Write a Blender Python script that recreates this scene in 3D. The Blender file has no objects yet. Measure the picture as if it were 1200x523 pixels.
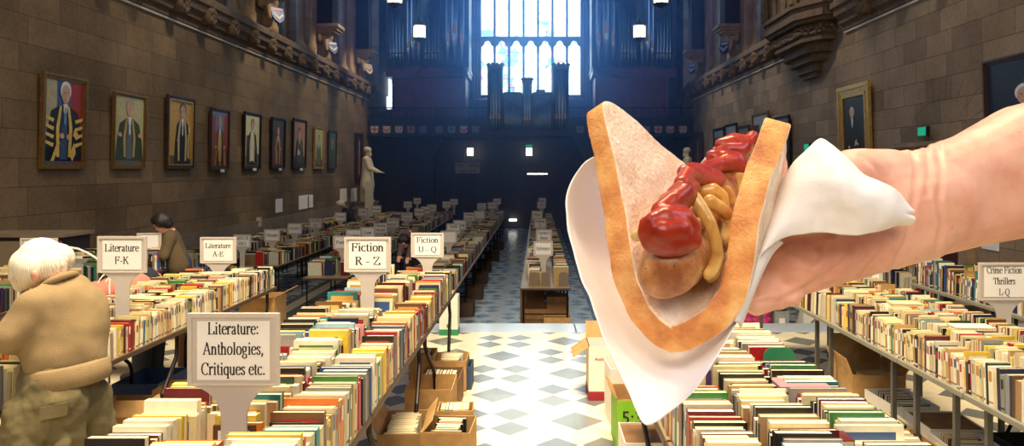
import bpy, bmesh, math, random
import numpy as np
from mathutils import Vector, Matrix
C = bpy.context.scene.collection
PI = math.pi
CAMZ = 1.9
FL = -0.75          # main hall floor level (the dais is z = 0)
def P(px, py, Y):
    """point of the hall seen at photo pixel (px,py) at distance Y down the hall"""
    return Vector(((px-630)/880*Y, Y, CAMZ-(py-198)/880*Y))
def srgb(r, g, b):
    f = lambda c: (c/12.92 if c <= .04045 else ((c+.055)/1.055)**2.4)
    return (f(r/255), f(g/255), f(b/255), 1)

# ---------------------------------------------------------------- mesh builder
class MB:
    def __init__(s):
        s.v = []; s.f = []; s.m = []; s.c = []; s.mat = 0; s.col = (1,1,1,1); s.T = None
    def add(s, vs, fs):
        n = len(s.v)
        if s.T is not None: vs = [tuple(s.T @ Vector(p)) for p in vs]
        s.v.extend([tuple(p) for p in vs])
        for f in fs:
            s.f.append([i+n for i in f]); s.m.append(s.mat); s.c.append(s.col)
        return s
    def box(s, x0, x1, y0, y1, z0, z1):
        s.add([(x0,y0,z0),(x1,y0,z0),(x1,y1,z0),(x0,y1,z0),(x0,y0,z1),(x1,y0,z1),(x1,y1,z1),(x0,y1,z1)],
              [(0,3,2,1),(4,5,6,7),(0,1,5,4),(1,2,6,5),(2,3,7,6),(3,0,4,7)]); return s
    def prism(s, pts, a, b, axis='y'):
        """polygon pts (2D) extruded from a to b along axis; pts are (x,z) for y, (y,z) for x, (x,y) for z"""
        n = len(pts)
        def mk(p, t):
            return {'y': (p[0], t, p[1]), 'x': (t, p[0], p[1]), 'z': (p[0], p[1], t)}[axis]
        vs = [mk(p, a) for p in pts]+[mk(p, b) for p in pts]
        ar = sum(pts[i][0]*pts[(i+1)%n][1]-pts[(i+1)%n][0]*pts[i][1] for i in range(n))
        fl = (ar > 0) ^ (axis == 'y') ^ (b < a)
        f = [list(range(n)), list(range(2*n-1, n-1, -1))]+[(i, i+n, (i+1)%n+n, (i+1)%n) for i in range(n)]
        if fl: f = [list(reversed(q)) for q in f]
        s.add(vs, f); return s
    def tube(s, path, r, n=8, cap=True):
        path = [Vector(p) for p in path]
        rs = r if isinstance(r, (list, tuple)) else [r]*len(path)
        vs = []; u = None
        for i, p in enumerate(path):
            d = (path[min(i+1, len(path)-1)]-path[max(i-1, 0)])
            d = d.normalized() if d.length > 1e-9 else Vector((0,0,1))
            if u is None: u = d.orthogonal().normalized()
            u = (u-d*u.dot(d)); u = u.normalized() if u.length > 1e-6 else d.orthogonal().normalized()
            w = d.cross(u)
            for k in range(n):
                a = 2*PI*k/n
                vs.append(p+(u*math.cos(a)+w*math.sin(a))*rs[i])
        fs = []
        for i in range(len(path)-1):
            for k in range(n):
                fs.append((i*n+k, i*n+(k+1)%n, (i+1)*n+(k+1)%n, (i+1)*n+k))
        if cap:
            fs.append(list(reversed(range(n)))); fs.append([(len(path)-1)*n+k for k in range(n)])
        s.add(vs, fs); return s
    def lathe(s, prof, cx, cy, n=16):
        vs = []
        for (r, z) in prof:
            for k in range(n):
                a = 2*PI*k/n; vs.append((cx+r*math.cos(a), cy+r*math.sin(a), z))
        m = len(prof)
        fs = [(i*n+k, i*n+(k+1)%n, (i+1)*n+(k+1)%n, (i+1)*n+k) for i in range(m-1) for k in range(n)]
        fs.append(list(reversed(range(n)))); fs.append([(m-1)*n+k for k in range(n)])
        s.add(vs, fs); return s
    def ball(s, c, r, n=12, m=8):
        if not isinstance(r, (list, tuple)): r = (r, r, r)
        vs = [(c[0], c[1], c[2]-r[2])]
        for j in range(1, m):
            t = PI*j/m
            for k in range(n):
                a = 2*PI*k/n
                vs.append((c[0]+r[0]*math.sin(t)*math.cos(a), c[1]+r[1]*math.sin(t)*math.sin(a), c[2]-r[2]*math.cos(t)))
        vs.append((c[0], c[1], c[2]+r[2])); L = len(vs)-1
        fs = [(0, 1+(k+1)%n, 1+k) for k in range(n)]
        for j in range(m-2):
            for k in range(n):
                a = 1+j*n; b = a+n
                fs.append((a+k, a+(k+1)%n, b+(k+1)%n, b+k))
        a = 1+(m-2)*n
        fs += [(L, a+k, a+(k+1)%n) for k in range(n)]
        s.add(vs, fs); return s
    def quad(s, a, b, c, d): s.add([a, b, c, d], [(0,1,2,3)]); return s
    def mesh(s, name, mats, smooth=False, off=(0,0,0)):
        me = bpy.data.meshes.new(name)
        o = Vector(off)
        me.from_pydata([(p[0]-o.x, p[1]-o.y, p[2]-o.z) for p in s.v], [], s.f)
        if not isinstance(mats, (list, tuple)): mats = [mats]
        for m in mats: me.materials.append(m)
        if len(mats) > 1: me.polygons.foreach_set('material_index', s.m)
        at = me.attributes.new('Col', 'FLOAT_COLOR', 'FACE')
        at.data.foreach_set('color', np.array(s.c, dtype=np.float32).ravel())
        if smooth: me.polygons.foreach_set('use_smooth', [True]*len(me.polygons))
        me.update(); return me
    def build(s, name, mats, parent=None, smooth=False, local=False):
        """world-space geometry -> object. local=True: coordinates are already those of the parent"""
        if parent is not None:
            off = (0,0,0) if local else wloc(parent)
            me = s.mesh(name, mats, smooth, off); o = bpy.data.objects.new(name, me); C.objects.link(o); o.parent = parent
        else:
            a = np.array(s.v); lo = a.min(0); hi = a.max(0)
            off = ((lo[0]+hi[0])/2, (lo[1]+hi[1])/2, lo[2]) if not local else (0,0,0)
            me = s.mesh(name, mats, smooth, off); o = bpy.data.objects.new(name, me); C.objects.link(o); o.location = off
        return o
def wloc(o):
    v = Vector((0,0,0))
    while o is not None: v = v+o.location; o = o.parent
    return v
def tag(o, label=None, cat=None, group=None, kind=None):
    if label: o['label'] = label
    if cat: o['category'] = cat
    if group: o['group'] = group
    if kind: o['kind'] = kind
    return o
def empty(name, loc, label, cat, group=None, rz=0):
    o = bpy.data.objects.new(name, None); C.objects.link(o); o.location = loc; o.rotation_euler.z = rz
    o.empty_display_size = .1
    return tag(o, label, cat, group)
def struct(name, mb, mat, smooth=False):
    return tag(mb.build(name, mat, None, smooth), kind='structure')
def kids(o): return [c for c in C.objects if c.parent == o]
def bevel(o, w=.004, seg=2, ang=.6):
    m = o.modifiers.new('bevel', 'BEVEL'); m.width = w; m.segments = seg; m.limit_method = 'ANGLE'; m.angle_limit = ang
    return o
def sm(o):
    o.data.polygons.foreach_set('use_smooth', [True]*len(o.data.polygons)); return o

def capsule(mb, a, ra, b, rb, n=14):
    a = Vector(a); b = Vector(b)
    mb.ball(a, ra, n, 10); mb.ball(b, rb, n, 10)
    if (b-a).length > 1e-6: mb.tube([a, b], [ra, rb], n)
def blob_mesh(name, mb, voxel, smooth=4, fac=.5):
    """fuse the overlapping volumes of mb into one continuous surface"""
    me = mb.mesh('tmp', [M['plain']])
    t = bpy.data.objects.new('tmp', me); C.objects.link(t)
    r = t.modifiers.new('r', 'REMESH'); r.mode = 'VOXEL'; r.voxel_size = voxel; r.use_smooth_shade = True
    q = t.modifiers.new('s', 'SMOOTH'); q.iterations = smooth; q.factor = fac
    dg = bpy.context.evaluated_depsgraph_get(); dg.update()
    out = bpy.data.meshes.new_from_object(t.evaluated_get(dg)); out.name = name
    bpy.data.objects.remove(t); bpy.data.meshes.remove(me)
    out.polygons.foreach_set('use_smooth', [True]*len(out.polygons))
    return out
def blob(name, mb, voxel, mat, parent=None, smooth=4, fac=.5):
    me = blob_mesh(name, mb, voxel, smooth, fac)
    n = len(me.vertices); co = np.empty(n*3, dtype=np.float32); me.vertices.foreach_get('co', co); co = co.reshape(-1,3)
    if parent is not None: off = np.array(wloc(parent))
    else: off = np.array([(co[:,0].min()+co[:,0].max())/2, (co[:,1].min()+co[:,1].max())/2, co[:,2].min()])
    co -= off.astype(np.float32); me.vertices.foreach_set('co', co.ravel())
    me.materials.clear(); me.materials.append(mat)
    o = bpy.data.objects.new(name, me); C.objects.link(o)
    if parent is not None: o.parent = parent
    else: o.location = off.tolist()
    return o

def text_mesh(name, body, size, mat, parent, loc, rot=(PI/2,0,0), align='CENTER', ext=.0004, squeeze=1, space=1.0):
    cu = bpy.data.curves.new('t', 'FONT'); cu.body = body; cu.size = size; cu.align_x = align; cu.align_y = 'CENTER'
    cu.extrude = ext; cu.space_line = space; cu.resolution_u = 2; cu.offset = size*.006
    t = bpy.data.objects.new('t', cu); C.objects.link(t)
    dg = bpy.context.evaluated_depsgraph_get(); dg.update()
    me = bpy.data.meshes.new_from_object(t.evaluated_get(dg)); me.name = name
    bpy.data.objects.remove(t); bpy.data.curves.remove(cu)
    me.materials.clear(); me.materials.append(mat)
    o = bpy.data.objects.new(name, me); C.objects.link(o); o.parent = parent; o.location = loc; o.rotation_euler = rot
    o.scale = (squeeze, 1, 1)
    return o

# ---------------------------------------------------------------- materials
M = {}
class N:
    def __init__(s, name):
        s.m = bpy.data.materials.new(name); s.m.use_nodes = True; s.t = s.m.node_tree; s.n = s.t.nodes; s.l = s.t.links
        s.b = s.n['Principled BSDF']; s.out = s.n['Material Output']; M[name] = s.m
    def node(s, t, **k):
        n = s.n.new(t)
        for a, b in k.items(): setattr(n, a, b)
        return n
    def lk(s, a, b): s.l.new(a, b)
    def math(s, op, a, b=None, clamp=False):
        n = s.n.new('ShaderNodeMath'); n.operation = op; n.use_clamp = clamp
        for i, x in enumerate((a, b)):
            if x is None: continue
            if isinstance(x, (int, float)): n.inputs[i].default_value = x
            else: s.l.new(x, n.inputs[i])
        return n.outputs[0]
    def mix(s, f, a, b, mode='MIX'):
        n = s.n.new('ShaderNodeMix'); n.data_type = 'RGBA'; n.blend_type = mode
        for i, x in ((0, f), (6, a), (7, b)):
            if isinstance(x, (int, float)): n.inputs[i].default_value = x
            elif isinstance(x, tuple): n.inputs[i].default_value = x
            else: s.l.new(x, n.inputs[i])
        return n.outputs[2]
    def noise(s, scale, detail=3, vec=None, rough=.5):
        n = s.n.new('ShaderNodeTexNoise'); n.inputs['Scale'].default_value = scale; n.inputs['Detail'].default_value = detail
        n.inputs['Roughness'].default_value = rough
        if vec is not None: s.l.new(vec, n.inputs['Vector'])
        return n.outputs['Fac']
    def ramp(s, f, stops):
        n = s.n.new('ShaderNodeValToRGB'); e = n.color_ramp.elements
        while len(e) > 1: e.remove(e[-1])
        e[0].position = stops[0][0]; e[0].color = stops[0][1]
        for p, c in stops[1:]:
            q = e.new(p); q.color = c
        s.l.new(f, n.inputs[0]); return n.outputs[0]
    def obj(s): return s.node('ShaderNodeTexCoord').outputs['Object']
    def pos(s): return s.node('ShaderNodeNewGeometry').outputs['Position']
    def bump(s, h, strength=.3, dist=.01):
        n = s.n.new('ShaderNodeBump'); n.inputs['Strength'].default_value = strength; n.inputs['Distance'].default_value = dist
        s.l.new(h, n.inputs['Height']); s.l.new(n.outputs[0], s.b.inputs['Normal'])
    def col(s, c):
        if isinstance(c, tuple): s.b.inputs['Base Color'].default_value = c
        else: s.l.new(c, s.b.inputs['Base Color'])
    def set(s, **k):
        for a, v in k.items():
            s.b.inputs[a.replace('_', ' ')].default_value = v
        return s
def simple(name, c, rough=.6, metal=0, var=.12, scale=8, bump=0, **k):
    n = N(name); f = n.noise(scale, 3, n.obj())
    d = tuple(x*(1-var) for x in c[:3])+(1,); l = tuple(min(1, x*(1+var)) for x in c[:3])+(1,)
    n.col(n.ramp(f, [(.3, d), (.7, l)])); n.set(Roughness=rough, Metallic=metal)
    if bump: n.bump(n.noise(scale*5, 2, n.obj()), bump, .005)
    if k: n.set(**k)
    return n.m
def emis(name, c, s):
    n = N(name); n.col((0,0,0,1)); n.b.inputs['Emission Color'].default_value = c; n.b.inputs['Emission Strength'].default_value = s
    return n.m

n = N('plain')
simple('carton', srgb(178,138,84), .8, var=.18, scale=12)
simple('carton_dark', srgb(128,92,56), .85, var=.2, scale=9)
simple('carton_shaded', srgb(72,54,40), .85, var=.2, scale=9)  # darker carton copy, shade under the tables put into its colour
simple('carton_white', srgb(226,220,204), .7, var=.06)
simple('carton_blue', srgb(48,70,104), .7)
simple('carton_green', srgb(128,186,34), .6, var=.06)
simple('dark_plastic', srgb(28,28,30), .45)
simple('card_grey', srgb(150,150,146), .8)
simple('sign_board', srgb(194,184,174), .6, var=.03)
simple('paper', srgb(236,232,226), .7, var=.02)
simple('ink', srgb(22,20,26), .7, var=.02)
simple('ink_red', srgb(150,30,40), .7, var=.02)
simple('ink_blue', srgb(60,70,110), .7, var=.02)
simple('ink_yellow', srgb(240,220,20), .6, var=.02)
simple('dark_steel', srgb(44,38,34), .4, .8)
simple('grey_steel', srgb(96,95,90), .45, .6)
simple('dark_wood', srgb(38,26,22), .5, var=.3, scale=4)
simple('gallery_wood', srgb(34,28,30), .5, var=.25, scale=3)
simple('organ_wood', srgb(112,52,36), .45, var=.25, scale=3)
simple('organ_dark', srgb(52,36,38), .5, var=.25, scale=3)
simple('pipe_metal', srgb(186,204,226), .26, .85, var=.08)
simple('gold', srgb(196,156,78), .4, .6, var=.25, scale=25, bump=.5)
simple('gold_dark', srgb(128,96,52), .45, .5, var=.25, scale=25, bump=.4)
simple('frame_dark', srgb(66,46,32), .45, .1, var=.3, scale=20, bump=.3)
simple('frame_black', srgb(26,24,24), .4, .1)
simple('statue_stone', srgb(222,212,190), .6, var=.08, scale=5, bump=.1)
simple('plinth_stone', srgb(120,104,86), .8, var=.15, scale=4, bump=.2)
simple('carved_stone', srgb(104,84,64), .85, var=.3, scale=9, bump=.6)
simple('light_stone', srgb(150,124,96), .85, var=.2, scale=4, bump=.3)
simple('cream_trim', srgb(214,206,196), .5, var=.05)
simple('iron', srgb(20,20,24), .4, .5)
simple('red_drape', srgb(70,24,20), .85, var=.3, scale=6)
simple('table_laminate', srgb(150,128,92), .45, var=.15, scale=5)
simple('table_rim', srgb(70,50,34), .5)
simple('table_grey', srgb(132,128,112), .5, var=.08)
simple('bookend_brown', srgb(116,100,84), .5, var=.05)
simple('bookend_green', srgb(46,130,88), .45, var=.05)
simple('glass_bag', srgb(190,60,110), .35, var=.5, scale=25)
# cloth
def cloth(name, c, scale=60, var=.15, b=.4, rough=.95):
    n = N(name); f = n.noise(6, 4, n.obj()); g = n.noise(scale, 2, n.obj())
    d = tuple(x*(1-var) for x in c[:3])+(1,); l = tuple(min(1, x*(1+var)) for x in c[:3])+(1,)
    n.col(n.ramp(n.math('ADD', n.math('MULTIPLY', f, .7), n.math('MULTIPLY', g, .3)), [(.35, d), (.65, l)]))
    n.set(Roughness=rough); n.bump(g, b, .004); return n.m
cloth('wool', srgb(146,122,84), 240, .14, .8)
cloth('khaki', srgb(104,92,60), 60, .18)
cloth('olive_cloth', srgb(92,76,52))
cloth('denim', srgb(44,56,92))
cloth('coral_cloth', srgb(232,126,104))
cloth('dark_cloth', srgb(36,38,46))
cloth('mauve_cloth', srgb(104,74,70))
cloth('white_cap', srgb(214,206,192))
# skin
n = N('skin'); n.col(n.ramp(n.noise(14, 4, n.obj()), [(.3, srgb(206,142,116)), (.7, srgb(224,168,142))])); n.set(Roughness=.5)
n.b.inputs['Subsurface Weight'].default_value = .15; n.b.inputs['Subsurface Radius'].default_value = (.01,.004,.002)
n = N('hair_white'); f = n.node('ShaderNodeTexWave'); f.inputs['Scale'].default_value = 34; f.inputs['Distortion'].default_value = 7; f.inputs['Detail'].default_value = 3
n.lk(n.obj(), f.inputs['Vector']); n.col(n.ramp(f.outputs['Fac'], [(0, srgb(206,190,160)), (.6, srgb(240,230,208))])); n.set(Roughness=.6); n.bump(f.outputs['Fac'], .35, .002)
simple('hair_dark', srgb(26,20,18), .6)
# per-face coloured surfaces (paint on canvas, printed covers, glass pieces)
def attr_mat(name, rough=.5, var=.15, sc=30, bump=.1):
    n = N(name); a = n.node('ShaderNodeAttribute', attribute_name='Col')
    f = n.noise(sc, 3, n.obj())
    k = n.ramp(f, [(.3, (1-var,)*3+(1,)), (.7, (1,1,1,1))])
    n.col(n.mix(1.0, a.outputs['Color'], k, 'MULTIPLY')); n.set(Roughness=rough)
    if bump: n.bump(f, bump, .002)
    return n
attr_mat('oil_paint', .4, .22, 14, .3)
n = attr_mat('book_cover', .42, .12, 20, 0)
n = N('book_mix'); a = n.node('ShaderNodeAttribute', attribute_name='Col'); n.col(a.outputs['Color']); n.set(Roughness=.5)
n = N('book_pages'); w = n.node('ShaderNodeTexWave', bands_direction='Y'); w.inputs['Scale'].default_value = 260; w.inputs['Distortion'].default_value = 1
n.lk(n.obj(), w.inputs['Vector']); n.col(n.ramp(w.outputs['Fac'], [(0, srgb(212,192,146)), (1, srgb(238,224,184))])); n.set(Roughness=.85)
# ---------------------------------------------------------------- serif lettering drawn with a broad nib
def _arc(cx, cy, rx, ry, a0, a1, n=12): return [(cx+rx*math.cos(math.radians(a0+(a1-a0)*k/n)), cy+ry*math.sin(math.radians(a0+(a1-a0)*k/n))) for k in range(n+1)]
def _st(x, y0, y1, s='tb', w=.10):
    o = [[(x, y0), (x, y1)]]
    if 'b' in s: o.append([(x-w, y0+.012), (x+w, y0+.012)])
    if 't' in s: o.append([(x-w, y1-.012), (x+.02, y1-.012)])
    if 'T' in s: o.append([(x-w, y1-.012), (x+w, y1-.012)])
    return o
_ar = lambda x: [[(x+.02,.33), (x+.08,.42), (x+.15,.445), (x+.22,.40), (x+.24,.32)]]
XH = .45
GL = {
'a': (.42, [[(.08,.34),(.11,.42),(.19,.45),(.27,.42),(.29,.34),(.29,.07),(.33,.015),(.40,.03)], [(.29,.26),(.15,.20),(.07,.13),(.08,.04),(.16,.0),(.25,.04),(.29,.1)]]),
'b': (.46, _st(.09,.0,.68,'t')+[_arc(.24,.225,.16,.225,160,-160)]), 'c': (.40, [_arc(.22,.225,.17,.225,40,320)]), 'd': (.46, _st(.35,.0,.68,'t')+[_arc(.21,.225,.16,.225,20,340),[(.35,.01),(.43,.02)]]),
'e': (.41, [[(.06,.26),(.36,.26)], _arc(.22,.225,.17,.225,10,320,16)]), 'f': (.31, _st(.13,0,.52,'b')+[[(.13,.5),(.15,.62),(.22,.68),(.30,.66)],[(.04,.44),(.26,.44)]]),
'g': (.46, [_arc(.20,.30,.13,.15,0,360), [(.13,.17),(.08,.1),(.13,.05),(.3,.02),(.38,-.06),(.33,-.17),(.2,-.21),(.07,-.16),(.06,-.08),(.14,-.01)], [(.3,.42),(.41,.42)]]),
'h': (.48, _st(.09,0,.68)+_ar(.1)+_st(.35,0,.34,'b')), 'i': (.26, _st(.13,0,.45)+[[(.13,.58),(.13,.66)]]), 'j': (.24, [[(.13,.45),(.13,-.1),(.08,-.2),(.0,-.2)],[(.13,.58),(.13,.66)]]),
'k': (.47, _st(.09,0,.68)+[[(.1,.19),(.33,.43)],[(.25,.44),(.4,.44)],[(.18,.27),(.38,.01)],[(.3,.01),(.46,.01)]]), 'l': (.26, _st(.13,0,.68)),
'm': (.74, _st(.09,0,.45)+_ar(.1)+_st(.35,0,.34,'b')+_ar(.36)+_st(.61,0,.34,'b')), 'n': (.48, _st(.09,0,.45)+_ar(.1)+_st(.35,0,.34,'b')), 'o': (.46, [_arc(.23,.225,.17,.225,0,360,18)]),
'p': (.47, _st(.09,-.2,.45)+[_arc(.25,.225,.16,.225,150,-150)]), 'q': (.47, _st(.36,-.2,.45,'b')+[_arc(.22,.225,.16,.225,25,335)]), 'r': (.34, _st(.09,0,.45)+[[(.1,.32),(.17,.42),(.24,.45),(.31,.41)],[(.29,.43),(.29,.37)]]),
's': (.36, [[(.30,.36),(.26,.43),(.18,.45),(.09,.42),(.08,.33),(.16,.26),(.26,.2),(.30,.11),(.26,.03),(.17,.0),(.08,.03),(.05,.12)]]), 't': (.28, [[(.12,.56),(.12,.08),(.17,.01),(.26,.04)],[(.03,.44),(.25,.44)]]),
'u': (.48, [[(.09,.44),(.09,.12),(.15,.02),(.24,.0),(.35,.10)],[(.35,.45),(.35,.0)],[(.35,.012),(.44,.012)],[(.01,.44),(.09,.44)],[(.28,.44),(.35,.44)]]),
'v': (.44, [[(.06,.44),(.22,.0)],[(.22,.0),(.38,.44)],[(0,.44),(.14,.44)],[(.3,.44),(.44,.44)]]), 'w': (.64, [[(.06,.44),(.2,.0),(.32,.44),(.45,.0),(.58,.44)],[(0,.44),(.14,.44)],[(.5,.44),(.64,.44)]]),
'x': (.44, [[(.06,.44),(.37,.01)],[(.36,.44),(.07,.01)],[(0,.44),(.14,.44)],[(.28,.01),(.44,.01)]]), 'y': (.44, [[(.06,.44),(.22,.02)],[(.38,.44),(.17,-.16),(.06,-.2)],[(0,.44),(.14,.44)],[(.3,.44),(.44,.44)]]), 'z': (.4, [[(.05,.43),(.35,.43)],[(.35,.44),(.05,.01)],[(.05,.02),(.35,.02)]]),
'A': (.66, [[(.33,.67),(.09,.01)],[(.33,.67),(.56,.01)],[(.17,.22),(.48,.22)],[(.0,.012),(.18,.012)],[(.46,.012),(.66,.012)]]),
'B': (.6, _st(.14,0,.66,'T')+[[(.14,.65),(.34,.65),(.44,.58),(.44,.43),(.34,.36),(.14,.35)],[(.34,.36),(.48,.29),(.50,.12),(.38,.015),(.04,.015)]]),
'C': (.62, [_arc(.34,.33,.27,.33,45,315,18),[(.54,.64),(.54,.48)]]), 'D': (.66, _st(.14,0,.66,'T')+[[(.14,.65),(.3,.65),(.46,.58),(.55,.45),(.55,.22),(.46,.08),(.3,.015),(.04,.015)]]),
'E': (.6, _st(.14,0,.66,'T')+[[(.04,.65),(.5,.65)],[(.5,.65),(.5,.53)],[(.14,.35),(.4,.35)],[(.4,.42),(.4,.28)],[(.04,.015),(.54,.015)],[(.54,.015),(.54,.15)]]),
'F': (.56, _st(.14,0,.66,'Tb')+[[(.04,.65),(.5,.65)],[(.5,.65),(.5,.52)],[(.14,.35),(.4,.35)],[(.4,.42),(.4,.28)]]),
'G': (.68, [_arc(.34,.33,.27,.33,45,320,18),[(.54,.64),(.54,.48)],[(.56,.3),(.56,.07)],[(.46,.3),(.66,.3)]]), 'H': (.7, _st(.14,0,.66,'Tb')+_st(.56,0,.66,'Tb')+[[(.14,.34),(.56,.34)]]), 'I': (.32, _st(.16,0,.66,'Tb')),
'J': (.4, [[(.26,.66),(.26,.14),(.2,.02),(.08,.0),(.04,.1)],[(.16,.65),(.36,.65)]]), 'K': (.68, _st(.14,0,.66,'Tb')+[[(.16,.3),(.54,.65)],[(.44,.65),(.64,.65)],[(.28,.42),(.58,.01)],[(.48,.012),(.68,.012)]]),
'L': (.58, _st(.14,0,.66,'T')+[[(.04,.015),(.52,.015)],[(.52,.01),(.52,.17)]]), 'M': (.84, [[(.12,0),(.12,.66)],[(.12,.66),(.4,.05)],[(.4,.05),(.7,.66)],[(.71,.66),(.71,0)],[(.02,.012),(.22,.012)],[(.6,.012),(.81,.012)],[(.02,.65),(.14,.65)],[(.7,.65),(.81,.65)]]),
'N': (.7, [[(.13,0),(.13,.66)],[(.13,.66),(.57,.02)],[(.57,0),(.57,.66)],[(.03,.012),(.23,.012)],[(.47,.65),(.67,.65)],[(.02,.65),(.14,.65)]]), 'O': (.7, [_arc(.35,.33,.28,.33,0,360,22)]),
'P': (.56, _st(.14,0,.66,'Tb')+[[(.14,.65),(.34,.65),(.46,.58),(.47,.44),(.36,.33),(.14,.31)]]), 'Q': (.7, [_arc(.35,.33,.28,.33,0,360,22),[(.3,.03),(.42,-.1),(.6,-.17),(.68,-.14)]]),
'R': (.64, _st(.14,0,.66,'Tb')+[[(.14,.65),(.34,.65),(.45,.58),(.46,.45),(.36,.36),(.14,.34)],[(.3,.35),(.55,.01)],[(.48,.012),(.66,.012)]]),
'S': (.52, [[(.43,.50),(.38,.62),(.26,.67),(.12,.62),(.09,.5),(.18,.40),(.35,.31),(.44,.2),(.41,.06),(.27,-.005),(.13,.03),(.07,.17)],[(.43,.66),(.43,.5)],[(.07,.17),(.07,.0)]]),
'T': (.6, _st(.3,0,.66,'b')+[[(.03,.65),(.57,.65)],[(.03,.66),(.03,.5)],[(.57,.66),(.57,.5)]]), 'U': (.68, [[(.14,.66),(.14,.2),(.21,.04),(.35,.0),(.49,.05),(.55,.2),(.55,.66)],[(.04,.65),(.24,.65)],[(.45,.65),(.65,.65)]]),
'V': (.66, [[(.1,.65),(.34,.0)],[(.34,0),(.57,.65)],[(0,.65),(.2,.65)],[(.47,.65),(.66,.65)]]), 'W': (.88, [[(.1,.65),(.28,0),(.45,.6),(.62,0),(.79,.65)],[(0,.65),(.2,.65)],[(.7,.65),(.88,.65)]]),
'X': (.66, [[(.1,.65),(.56,.01)],[(.55,.65),(.1,.01)],[(0,.012),(.2,.012)],[(.46,.012),(.66,.012)]]), 'Y': (.64, [[(.08,.65),(.32,.3),(.32,0)],[(.56,.65),(.32,.3)],[(.22,.012),(.42,.012)]]), 'Z': (.58, [[(.08,.64),(.52,.64)],[(.52,.65),(.06,.02)],[(.06,.02),(.54,.02)],[(.54,.0),(.54,.16)],[(.08,.65),(.08,.5)]]),
'-': (.34, [[(.05,.22),(.28,.22)],[(.05,.24),(.28,.24)]]), ':': (.26, [[(.12,.02),(.12,.10)],[(.12,.36),(.12,.44)]]), '.': (.24, [[(.11,.0),(.11,.09)]]), ',': (.24, [[(.12,.08),(.12,-.02),(.06,-.12)]]), '&': (.7, [[(.6,.4),(.45,.1),(.3,.0),(.12,.05),(.1,.2),(.25,.34),(.38,.5),(.32,.65),(.2,.62),(.2,.48),(.4,.2),(.62,.01)]]),
"'": (.2, [[(.1,.66),(.1,.52)]]), ' ': (.26, []),
}
for k_ in '0123456789': pass
def serif_text(name, body, size, mat, parent, loc, rot=(PI/2,0,0), squeeze=1.0, lead=1.12, bold=1.0):
    mb = MB(); lines = body.split('\n'); nl = len(lines)
    for li, ln in enumerate(lines):
        wd = sum(GL.get(ch, GL[' '])[0] for ch in ln); x = -wd/2; y0 = (nl-1)/2*lead-li*lead-.33
        for ch in ln:
            adv, strokes = GL.get(ch, GL[' '])
            for st in strokes:
                for i in range(len(st)-1):
                    a, b = Vector(st[i]), Vector(st[i+1]); d = b-a
                    if d.length < 1e-6: continue
                    # nib: thick on verticals and on strokes falling to the right, thin on horizontals
                    v = abs(d.y)/d.length; fall = 1 if d.x*d.y <= 0 else .55
                    w = (.020+(.042*v*fall if len(st) == 2 else .040*v**1.5))*bold
                    e = d.normalized(); nrm = Vector((-e.y, e.x)); 
                    a2, b2 = a-e*.010, b+e*.010
                    q = [a2-nrm*w, b2-nrm*w, b2+nrm*w, a2+nrm*w]
                    mb.add([((x+p.x)*size*squeeze, (y0+p.y)*size, 0) for p in q], [(0,1,2,3)])
            x += adv
    if not mb.v: return None
    me = mb.mesh(name, mat); o = bpy.data.objects.new(name, me); C.objects.link(o); o.parent = parent; o.location = loc; o.rotation_euler = rot
    return o
# masonry
def masonry(name, bw, bh, c1, c2, cm, dark, axis='sum', bumpk=.5):
    n = N(name); g = n.node('ShaderNodeNewGeometry'); sx = n.node('ShaderNodeSeparateXYZ'); n.lk(g.outputs['Position'], sx.inputs[0])
    u = n.math('ADD', sx.outputs[0], sx.outputs[1])
    cb = n.node('ShaderNodeCombineXYZ'); n.lk(u, cb.inputs[0]); n.lk(sx.outputs[2], cb.inputs[1])
    b = n.node('ShaderNodeTexBrick'); n.lk(cb.outputs[0], b.inputs['Vector'])
    b.offset = .45; b.offset_frequency = 2; b.squash = 1.25; b.squash_frequency = 3
    b.inputs['Scale'].default_value = 1; b.inputs['Mortar Size'].default_value = .006; b.inputs['Mortar Smooth'].default_value = .2
    b.inputs['Brick Width'].default_value = bw; b.inputs['Row Height'].default_value = bh; b.inputs['Bias'].default_value = 0
    b.inputs['Color1'].default_value = c1; b.inputs['Color2'].default_value = c2; b.inputs['Mortar'].default_value = cm
    f1 = n.noise(.9, 4, g.outputs['Position'], .6); f2 = n.noise(14, 4, g.outputs['Position'], .6)
    k = n.ramp(n.math('ADD', n.math('MULTIPLY', f1, .65), n.math('MULTIPLY', f2, .35)), [(.35, dark), (.62, (1,1,1,1))])
    n.col(n.mix(1.0, b.outputs['Color'], k, 'MULTIPLY')); n.set(Roughness=.85)
    h = n.math('SUBTRACT', n.math('MULTIPLY', f2, .5), b.outputs['Fac']); n.bump(h, bumpk, .012)
    return n.m
masonry('stone_left', .92, .41, srgb(112,90,61), srgb(138,112,78), srgb(80,65,46), (.55,.52,.46,1))
masonry('stone_right', .80, .38, srgb(130,109,86), srgb(164,140,112), srgb(92,78,62), (.62,.6,.56,1))
masonry('stone_pier', .62, .42, srgb(140,112,82), srgb(172,142,108), srgb(92,74,54), (.6,.56,.5,1))
masonry('stone_end', .7, .4, srgb(96,74,66), srgb(118,92,78), srgb(66,52,48), (.6,.56,.52,1))
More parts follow.
